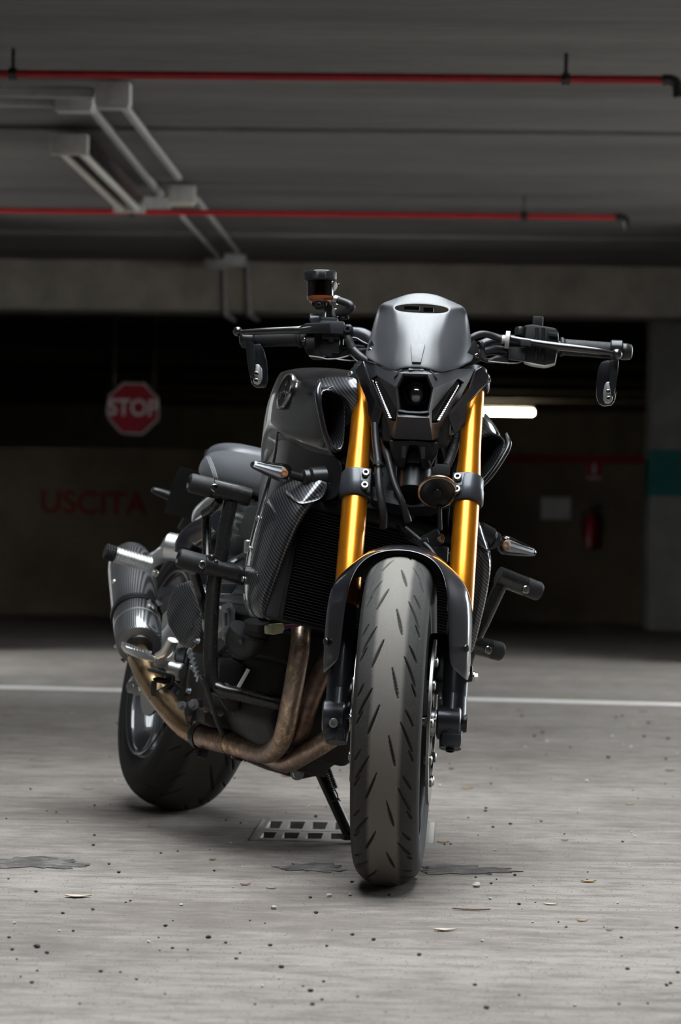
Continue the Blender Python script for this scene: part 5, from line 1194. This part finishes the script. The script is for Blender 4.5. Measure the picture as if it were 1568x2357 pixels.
MB().prism([u14(480, 1680, .86), u14(700, 1650, .86), u14(980, 1740, .86), u14(960, 1920, .86), u14(780, 1900, .86), u14(560, 1790, .86)], (-.06, 0, 0), .008).build('engine_case_low', 'engine_black', eng)
MB().prism([u14(60, 1640, .80), u14(480, 1740, .80), u14(640, 1860, .80), u14(600, 1960, .80), u14(200, 1930, .80), u14(70, 1850, .80)], (-.10, 0, 0), .006).build('sump_flange', 'engine_black', eng)
k = MB()
for i in range(5): k.bolt(u14(90 + i * 110, 1655 + i * 28, .805), (1, -.2, .2), .0052, .006, 'hex')
k.build('sump_bolt', 'steel', eng)
# silver cam-chain side with bolts
sv = MB(); sv.prism([u14(330, 100, .84), u14(420, 80, .84), u14(530, 120, .84), u14(540, 200, .84), u14(500, 330, .84), u14(540, 420, .84), u14(520, 580, .84), u14(360, 610, .84), u14(340, 350, .84)], (-.05, .01, 0), .004)
sve = sv.build('cam_chain_cover', 'engine_grey', eng)
for x, y in ((440, 95), (395, 140), (420, 590), (405, 455)): MB().bolt(u14(x, y, .848), (.8, -.6, 0), .006, .008, 'hex').build('cover_bolt', 'alloy', sve)
k = MB()
for x in (370, 430): k.tube([u14(x, 170, .845), u14(x, 560, .845)], .003, 8, 1)
k.build('cover_rib', 'engine_grey', sve)
MB().lathe([(0, .030), (.01, .034), (.02, .030), (.026, .015), (.027, .0005)], u14(300, 360, .80), V((.5, -.85, 0)), 32).build('pickup_cover', 'alloy', eng)
MB().prism([u12(770, 1960, .86), u12(1000, 1960, .86), u12(1010, 2020, .86), u12(930, 2130, .86), u12(760, 2120, .86)], (-.05, 0, 0), .004).build('coil_cover', 'alloy_black', eng)
MB().tube([u12(760, 2135, .87), u12(960, 2138, .87)], .0016, 8, 1).build('coil_pipe', 'steel', eng)
MB().prism([u12(940, 1170, .74), u12(1110, 1200, .74), u12(1150, 1420, .74), u12(1080, 1530, .74), u12(900, 1500, .74), u12(880, 1350, .74)], (-.06, 0, 0), .008).build('throttle_body', 'engine_black', eng)
MB().tube([u12(880, 1650, .78), u12(1030, 1560, .78), u12(1170, 1500, .80)], .012, 14, 4, True, .5).build('frame_link', 'alloy_black', eng)
MB().cyl(u12(1190, 1270, .84), u12(1180, 1480, .84), .008, n=16, ch=.002).build('sensor', 'alloy', eng)
# water hose elbow
wh = MB().tube([u14(640, 440, .97), u14(590, 560, .96), u14(620, 690, .965), u14(740, 700, .975), u14(810, 590, .985), u14(850, 470, .99), u14(860, 330, .995)], [.026, .027, .027, .025, .0245, .024, .024], 22, 6).build('water_hose', 'hose', bike)
b = MB()
for p, q in (((850, 470), (858, 380)), ((815, 580), (845, 480))): b.ring([(-.003, .0245), (.003, .0245), (.003, .0265), (-.003, .0265)], u14(*p, .988), u14(*q, .99) - u14(*p, .988), 28)
b.build('hose_clamp', 'plastic_matte', wh)
cn_ = MB().prism([u14(1005, 395, 1.06), u14(1095, 372, 1.06), u14(1260, 355, 1.06), u14(1280, 440, 1.06), u14(1250, 505, 1.06), u14(1120, 530, 1.06), u14(1010, 520, 1.06)], (-.016, 0, 0), .002).build('wire_connector', 'connector', bike)
MB().prism([u14(1010, 400, 1.063), u14(1090, 380, 1.063), u14(1090, 520, 1.063), u14(1015, 520, 1.063)], (-.02, 0, 0), .002).build('connector_shell', 'connector', cn_)
MB().tube([u14(1270, 395, 1.055), u14(1400, 385, 1.055), u14(1500, 380, 1.05)], .0022, 8, 3).build('connector_wire', 'wire_red', cn_)
MB().tube([u14(1275, 430, 1.055), u14(1400, 405, 1.055), u14(1500, 390, 1.05)], .0022, 8, 3).build('connector_wire', 'wire_blue', cn_)
MB().tube([u14(280, 820, .93), u14(400, 700, .95), u14(500, 570, .97), u14(690, 520, .99)], .0045, 10, 5).build('coolant_line', 'hose', bike)
MB().tube([u14(310, 855, .93), u14(450, 860, .95), u14(600, 810, .97), u14(720, 770, .97)], .0042, 10, 5).build('coolant_line', 'hose', bike)
MB().tube([u14(40, 1200, .955), u14(110, 1350, .955), u14(190, 1600, .95), u14(270, 1850, .94), u14(345, 2030, .93)], .0048, 10, 5).build('sensor_lead', 'hose', bike)
# carbon clutch cover on the right
cv = [u7(860, 535, .58), u7(770, 570, .57), u7(700, 680, .56), u7(668, 850, .56), u7(690, 960, .57), u7(760, 1090, .59), u7(830, 1165, .61), u7(880, 1160, .62), u7(950, 1060, .65), u7(975, 850, .66), u7(960, 680, .65), u7(910, 560, .62)]
cvc = sum(cv, V()) / len(cv); nrm = V((.25, -.97, 0))
cc_ = MB().loft([[cvc + (p - cvc) * 1.0 + V((0, .03, 0)) for p in cv], cv, [cvc + (p - cvc) * .97 + nrm * .006 for p in cv], [cvc + (p - cvc) * .88 + nrm * .013 for p in cv], [cvc + (p - cvc) * .80 + nrm * .0145 for p in cv]], True, True, True).build('clutch_cover', 'carbon', bike, angle=50)
k = MB()
for cx_, cy_ in ((915, 925), (868, 1020), (800, 1095)):
    q = [u7(cx_ - 26, cy_ + 15, .645), u7(cx_ - 18, cy_ - 35, .645), u7(cx_ + 24, cy_ - 48, .645), u7(cx_ + 22, cy_ + 10, .645), u7(cx_ - 26, cy_ + 15, .645)]
    k.tube([p + V((.01, -.006, 0)) for p in q], .0008, 6, 1)
k.build('cover_lettering', 'plastic_black', cc_)
for x, y, X in ((860, 1190, .64), (930, 1080, .68), (880, 1320, .66), (850, 1530, .68)): MB().bolt(u7(x, y, X), (.3, -.95, 0), .0045, .007, 'hex').build('case_bolt', 'engine_grey', eng)
MB().lathe([(0, .085), (.012, .088), (.02, .080), (.026, .05), (.028, .0005)], u7(900, 1330, .60) + V((0, .035, 0)), V((.1, -1, 0)), 40).build('clutch_case', 'engine_black', eng)
k = MB()
for i in range(7): k.tube([u7(860 + i * 12, 1150 + i * 40, .665), u7(835 + i * 14, 1190 + i * 42, .66)], .0042, 8, 1)
k.build('case_rib', 'engine_grey', eng)

# ------------------------------------------------------------------ exhaust
ex = bike
h1 = MB().tube([u8(1095, 240, 1.010), u8(1085, 420, 1.045), u8(1050, 640, 1.055), u8(1010, 860, 1.050), u8(965, 1090, 1.025), u8(910, 1240, .985), u8(800, 1320, .92), u8(640, 1280, .84), u8(480, 1230, .78), u8(250, 1175, .70)], [.0195, .0195, .0195, .0195, .0195, .0195, .0205, .0225, .0235, .0245], 28, 7).build('header_pipe', 'header_steel', ex)
MB().tube([u8(1400, 330, 1.00), u8(1330, 520, 1.03), u8(1230, 720, 1.035), u8(1140, 960, 1.02), u8(1080, 1140, .98), u8(960, 1250, .90), u8(820, 1230, .83)], .0190, 26, 7).build('header_pipe', 'header_dark', ex)
MB().tube([U((800, 1560), X=1.0), U((800, 1640), X=1.02), U((770, 1690), X=1.02), u8(1290, 1230, 1.01), u8(1120, 1330, .98), u8(980, 1400, .93), u8(860, 1370, .88), u8(740, 1300, .83)], .0195, 26, 7).build('header_pipe', 'header_steel', ex)
MB().tube([u8(880, 1140, .86), u8(760, 1180, .82), u8(640, 1230, .78)], .017, 20, 5).build('header_pipe', 'header_steel', ex)
for (x, y, x2, y2, X, r) in ((740, 1310, 640, 1280, .875, .0236), (500, 1235, 400, 1210, .785, .0248)):
    a, b_ = u8(x, y, X), u8(x2, y2, X - .05); MB().ring([(-.001, r - .001), (.001, r - .001), (.0015, r + .0006), (-.0015, r + .0006)], a, b_ - a, 36).build('pipe_joint', 'header_dark', ex)
# springs under the collector
for (x0, y0, x1, y1, X) in ((480, 1335, 640, 1380, .78), (790, 1405, 1000, 1480, .86)):
    a, b_ = u8(x0, y0, X), u8(x1, y1, X - .02); q = []
    sp = MB().cyl(a.lerp(b_, .35), a.lerp(b_, .68), .0062, n=14, ch=.001).build('spring_sleeve', 'rubber', ex)
    k = MB()
    for t0, t1 in ((0, .36), (.66, 1)):
        k.tube([a.lerp(b_, t0) + V((0, 0, .006)), a.lerp(b_, (t0 + t1) / 2) + V((0, 0, -.004)), a.lerp(b_, t1) + V((0, 0, .003))], .0016, 8, 5)
    k.build('spring_hook', 'steel', sp)
# link pipe and clamp
lp = [u9(1090, 1010, .70), u9(960, 940, .655), u9(820, 830, .60), u9(640, 620, .50), u9(490, 400, .42), u9(400, 220, .35), u9(360, 110, .30), u9(360, 20, .27)]
MB().tube(lp, [.0250, .0260, .0262, .0262, .0262, .0260, .0240, .0210], 32, 7).build('link_pipe', 'titanium', ex)
a, b_ = u9(1045, 985, .69), u9(930, 920, .645)
ck = MB().ring([(-.010, .0265), (.010, .0265), (.010, .0300), (-.010, .0300)], a, b_ - a, 36).build('pipe_clamp', 'satin_black', ex)
MB().box(u9(1050, 1170, .70), (.02, .016, .02), None, .003).bolt(u9(1015, 1165, .71), (.5, -.8, 0), .006, .010, 'hex').build('clamp_bolt', 'satin_black', ck)
MB().prism([u9(1020, 840, .70), u9(1065, 800, .70), u9(1140, 880, .70), u9(1140, 940, .70), u9(1115, 945, .70), u9(1110, 900, .70), u9(1075, 855, .70), u9(1030, 860, .70)], (-.01, 0, 0), .001).build('heat_tab', 'header_steel', ex)
# muffler
m0, m1 = u7(395, 1130, .30), u7(330, 470, .02); md = (m1 - m0).normalized(); Lm = (m1 - m0).length
mf = MB().lathe([(.0, .030), (.004, .046), (.012, .0495), (Lm * .35, .0525), (Lm, .0540), (Lm + .03, .0530), (Lm + .07, .042), (Lm + .075, .030)], m0, md, 56).build('muffler', 'carbon_fine', ex)
MB().lathe([(-.006, .028), (-.003, .0295), (.006, .0300)], m0, md, 40).build('muffler_cap', 'plastic_black', mf)
MB().ring([(.075, .0508), (.080, .0508), (.080, .0520), (.075, .0520)], m0, md, 56).build('muffler_band', 'alloy', mf)
MB().ring([(.120, .0515), (.136, .0515), (.137, .0560), (.119, .0560)], m0, md, 56).build('muffler_strap', 'rubber', mf)
MB().ring([(.124, .0555), (.132, .0555), (.132, .0565), (.124, .0565)], m0, md, 56).build('strap_band', 'satin_black', mf)
MB().prism([u7(555, 690, .22), u7(575, 600, .22), u7(770, 565, .30), u7(740, 640, .30), u7(590, 680, .24), u7(520, 800, .20), u7(490, 810, .20)], (-.004, .002, 0), .001).build('muffler_bracket', 'alloy_black', mf)
MB().bolt(u7(575, 730, .22), (.8, -.5, 0), .006, .008, 'hex').bolt(u7(480, 770, .235), (.9, -.4, 0), .006, .006).build('bracket_bolt', 'alloy', mf)
MB().prism([u7(430, 740, .23), u7(500, 700, .23), u7(510, 780, .23), u7(470, 800, .23)], (-.006, 0, 0), .001).build('strap_lug', 'alloy', mf)
MB().tube([u7(290, 1215, .25), u7(240, 1265, .25)], [.004, .006], 12, 1).build('muffler_pin', 'steel', mf)
for x, y in ((168, 545), (185, 1125)): MB().sphere(u7(x, y, .10 if y < 800 else .24), .0055, 12).build('muffler_rivet', 'alloy', mf)

# ------------------------------------------------------------------ foot pegs, hangers, pedal
def peg_knurl(p0, p1, r, rows_, mat, name, parent):
    p0, p1 = V(p0), V(p1); d = (p1 - p0); L = d.length; x, y, z = frame_from(d)
    core = MB().lathe([(0, r * .82), (L, r * .82)], p0, d, 28).build(name, mat, parent)
    k = MB(); n = 16
    for i in range(rows_):
        for j in range(n):
            a = 6.28319 * (j + .5 * (i % 2) * 0) / n; rd = x * math.cos(a) + y * math.sin(a); tg = z.cross(rd); o_ = p0 + z * (L * (i + .5) / rows_); w_ = L / rows_ * .36; h_ = r * .15
            k.loft([[o_ + rd * (r * .80) + z * q * w_ * 1.1 + tg * e * h_ * 1.1 for q, e in ((-1, -1), (1, -1), (1, 1), (-1, 1))], [o_ + rd * r + z * q * w_ * .6 + tg * e * h_ * .7 for q, e in ((-1, -1), (1, -1), (1, 1), (-1, 1))]], True, False, True)
    k.build('knurl', mat, core, angle=20)['kind'] = 'stuff'
    return core
XP = .24
hg = MB(); hg.prism([u7(460, 450, XP), u7(470, 320, XP), u7(500, 290, XP), u7(610, 240, XP), u7(640, 150, XP), u7(690, 130, XP), u7(720, 330, XP), u7(690, 340, XP), u7(530, 400, XP), u7(520, 460, XP)], (-.022, 0, 0), .003)
hgo = hg.build('pillion_hanger', 'alloy', bike)
MB().cyl(u7(640, 220, XP + .01), u7(850, 260, XP + .04), .030, n=32, ch=.004).cyl(u7(800, 230, XP + .03), u7(960, 280, XP + .06), .034, n=32, ch=.004).build('hanger_boss', 'alloy', hgo)
pk = peg_knurl(u7(178, 299, XP), u7(495, 395, XP), .0172, 11, 'alloy', 'foot_peg', hgo)
for o_ in list(pk.children): o_.parent = hgo
pt_ = peg_knurl(u7(84, 269, XP), u7(176, 298, XP), .0180, 4, 'rubber', 'peg_tip', hgo)
for o_ in list(pt_.children): o_.parent = hgo
MB().bolt(u7(540, 465, XP), (.6, -.6, -.3), .006, .008, 'hex').build('peg_bolt', 'steel', hgo)
# grab rail bend behind
MB().tube([u12(230, 1480, .42), u12(260, 1350, .42), u12(400, 1180, .44), u12(640, 1050, .50), u12(760, 980, .55)], [.030, .032, .030, .026, .024], 20, 6).build('rear_shock_hose', 'gloss_black', bike)
# rider peg and hanger
XR = .44
hr = MB(); hr.prism([u7(560, 1230, XR), u7(600, 1200, XR), u7(650, 1150, XR), u7(720, 1080, XR + .02), u7(730, 1120, XR + .02), u7(690, 1240, XR), u7(760, 1310, XR), u7(760, 1380, XR), u7(700, 1390, XR), u7(640, 1320, XR), u7(580, 1290, XR)], (-.025, .005, 0), .004)
hro = hr.build('rider_hanger', 'alloy', bike)
MB().cyl(u7(660, 1340, XR) , u7(790, 1365, XR + .02), .019, n=28, ch=.003).bolt(u7(595, 1250, XR + .003), (1, -.2, .1), .012, .006, 'hex').build('hanger_boss', 'alloy', hro)
pg = MB().prism([u7(250, 1130, XR), u7(275, 1120, XR), u7(490, 1195, XR), u7(560, 1230, XR), u7(590, 1265, XR), u7(520, 1265, XR), u7(400, 1235, XR), u7(290, 1190, XR)], (-.030, 0, 0), .003).build('foot_peg', 'alloy', bike)
k = MB(); a, b_ = u7(262, 1125, XR), u7(490, 1205, XR)
for i in range(10):
    for j in range(3): k.box(a.lerp(b_, i / 9) + V((-.003 - j * .009, 0, .004)), (.005, .0045, .008))
k.build('peg_tooth', 'alloy', pg)['kind'] = 'stuff'
MB().tube([u7(700, 1070, .50), u7(640, 1180, .47), u7(560, 1220, .45)], [.012, .014, .010], 12, 4, True, .6).build('hanger_arm', 'alloy', hro)
pd = MB().prism([u7(500, 1335, .52), u7(520, 1325, .52), u7(680, 1375, .52), u7(690, 1400, .52), u7(660, 1400, .52), u7(510, 1360, .52)], (-.035, 0, 0), .002).build('brake_pedal', 'plastic_matte', bike)
q = [u7(530, 1440, .50), u7(525, 1545, .50), u7(545, 1555, .50), u7(665, 1490, .50), u7(690, 1450, .50), u7(690, 1400, .50), u7(660, 1395, .50), u7(640, 1440, .50), u7(560, 1430, .50), u7(530, 1440, .50)]
MB().tube(q, .0062, 10, 3).build('pedal_loop', 'rubber', pd)
MB().bar(u7(700, 1450, .50), u7(820, 1560, .55), .008, .008, .002).bar(u7(820, 1560, .55), u7(870, 1500, .56), .008, .008, .002).build('pedal_link', 'satin_black', pd)
# exhaust mount bracket with two bolts
mb_ = MB().prism([u9(850, 640, .72), u9(1000, 590, .72), u9(1050, 600, .72), u9(1020, 740, .72), u9(960, 800, .72), u9(930, 880, .72), u9(870, 860, .72), u9(850, 760, .72)], (-.016, .004, 0), .003).build('mount_bracket', 'alloy_black', bike)
MB().bolt(u9(830, 665, .735), (.7, -.7, 0), .0068, .012, 'hex').build('mount_bolt', 'bolt_grey', mb_); MB().bolt(u9(955, 655, .735), (.7, -.7, 0), .0085, .012, 'hex').build('mount_bolt', 'bolt_grey', mb_)
MB().prism([u9(880, 780, .722), u9(930, 770, .722), u9(915, 830, .722), u9(885, 830, .722)], (.001, 0, 0)).build('bracket_window', 'titanium', mb_)

# ------------------------------------------------------------------ rear wheel and swingarm
rw = rim(RC, .216, .070, 'carbon_rim', 'rear_wheel', False, bike, 5, .06)
sl = []; P12 = 2 * math.pi * .315 / 12
for i in range(12):
    u = i * P12
    for sd in (-1, 1):
        h = 0 if sd < 0 else P12 * .5
        sl.append((u + h + .05, sd * .012, u + h - .035, sd * .050, .0034)); sl.append((u + h + .075, sd * .056, u + h + .03, sd * .078, .003)); sl.append((u + h - .005, sd * .062, u + h - .045, sd * .088, .003)); sl.append((u + h - .07, sd * .030, u + h - .115, sd * .052, .003))
tyre('tyre', RC, .317, .094, .250, .214, .076, sl, 'tyre_rear', rw, False, 1300, 120)
MB().ring([(-.092, .2130), (-.0905, .2080), (-.088, .2130)], RC, (0, 1, 0), 90).build('rim_tape', 'alloy_black', rw)
disc('brake_disc', -.086, RC, .085, .1225, rw, False, 'disc_steel')
k = MB()
for i in range(6):
    a = 2 * math.pi * i / 6; dd = V((math.cos(a), 0, math.sin(a))); k.bar(RC + V((0, -.083, 0)) + dd * .03, RC + V((0, -.083, 0)) + dd * .092, .016, .006, 0, (0, 1, 0))
k.build('disc_carrier', 'satin_black', rw)
MB().cyl(RC + V((0, -.13, 0)), RC + V((0, .13, 0)), .012, n=20).build('axle', 'steel', rw)
MB().ring([(-.004, .075), (.004, .075), (.004, .105), (-.004, .105)], RC + V((0, .09, 0)), (0, 1, 0), 60).build('sprocket', 'disc_steel', rw)
for s in (-1, 1):
    MB().tube([V((.50, s * .115, .37)), V((.40, s * .120, .40)), V((.25, s * .125, .39)), V((.08, s * .122, .335)), V((-.03, s * .12, .317))], [.040, .045, .040, .032, .026], 14, 6, True, .5, (0, 1, 0)).build('swingarm', 'engine_grey' if s < 0 else 'satin_black', bike)
    MB().cyl(RC + V((0, s * .128, 0)), RC + V((0, s * .142, 0)), .018, n=6).build('axle_nut', 'steel', bike)
rcp = MB().box(u9(340, 440, .10), (.05, .030, .030), Matrix.Rotation(R(-25), 3, 'Y'), .008).build('rear_caliper', 'engine_grey', bike)
MB().bolt(u9(285, 460, .15), (.9, -.4, 0), .008, .012, 'hex').bolt(u9(345, 500, .15), (.9, -.4, 0), .009, .012, 'hex').build('caliper_bolt', 'alloy', rcp)
MB().grid([[V((X, y, z)) for y in (-.10, -.08, -.03, .03, .08, .10)] for X, z in ((.40, .50), (.33, .60), (.20, .665), (.02, .672))]).build('hugger', 'plastic_black', bike, sub=2, thick=.003)
MB().tube([V((.48, 0, .40)), V((.46, 0, .62))], .035, 20, 1).build('rear_shock', 'satin_black', bike)
MB().prism([V((.62, -.10, .56)), V((.42, -.10, .52)), V((.36, -.10, .60)), V((.42, -.10, .68)), V((.66, -.10, .70))], (0, .20, 0), .012).build('airbox', 'plastic_black', bike)
MB().loft([[V((X, y, z)) for y, z in ((-.13, .42), (-.13, .58), (.13, .58), (.13, .42))] for X in (.44, .70)]).build('gearbox_case', 'engine_black', eng, bevel=.015)

# ------------------------------------------------------------------ side stand
a = U((737, 1778), X=.70); foot = V((.77, .205, .0))
b_ = U((797, 1908), X=.755)
d = (b_ - a).normalized()
def zl(y): return y * math.tan(LEAN)
t = 0
e = V(a)
while e.z - zl(e.y) > .012 and t < 500: e = e + d * .001; t += 1
st = MB().tube([a - d * .05, a, e - d * .003], .0115, 18, 1).build('side_stand', 'satin_black', bike)
Mx = Matrix.Rotation(LEAN, 3, 'X')
MB().box(e + V((-.004, .012, .0015)), (.045, .060, .010), Mx, .004).build('stand_foot', 'satin_black', st)
MB().box(a - d * .045, (.04, .03, .05), None, .006).build('stand_bracket', 'satin_black', st)
s0, s1, s2 = U(c(15, 455, 1180), X=.72), U(c(15, 560, 1470), X=.735), U(c(15, 610, 1600), X=.745)
k = []; n = 12; x, y, z = frame_from(s1 - s0)
for i in range(n * 10 + 1):
    t = i / (n * 10); ang = 2 * math.pi * n * t; k.append(s0.lerp(s1, t) + x * .0072 * math.cos(ang) + y * .0072 * math.sin(ang))
sg = MB().tube(k, .0016, 6, 1).build('stand_spring', 'satin_black', st)
MB().tube([s1, s1.lerp(s2, .5) + V((0, .002, 0)), s2, s2 + V((0, .006, -.004))], .0016, 8, 4).build('spring_hook', 'satin_black', sg)
MB().tube([s0 + (s0 - s1).normalized() * .02, s0], .0085, 16, 1).build('spring_sleeve', 'rubber', sg)
MB().bar(s2 + V((0, -.012, -.008)), s2 + V((0, .002, 0)), .010, .004, .001).build('spring_peg', 'satin_black', st)

# ------------------------------------------------------------------ no part lies deeper than thing > part > sub-part
def depth_fix():
    for part in list(bike.children):
        for sub_ in list(part.children):
            todo = list(sub_.children)
            while todo:
                q = todo.pop(); todo += list(q.children); q.parent = part
depth_fix()
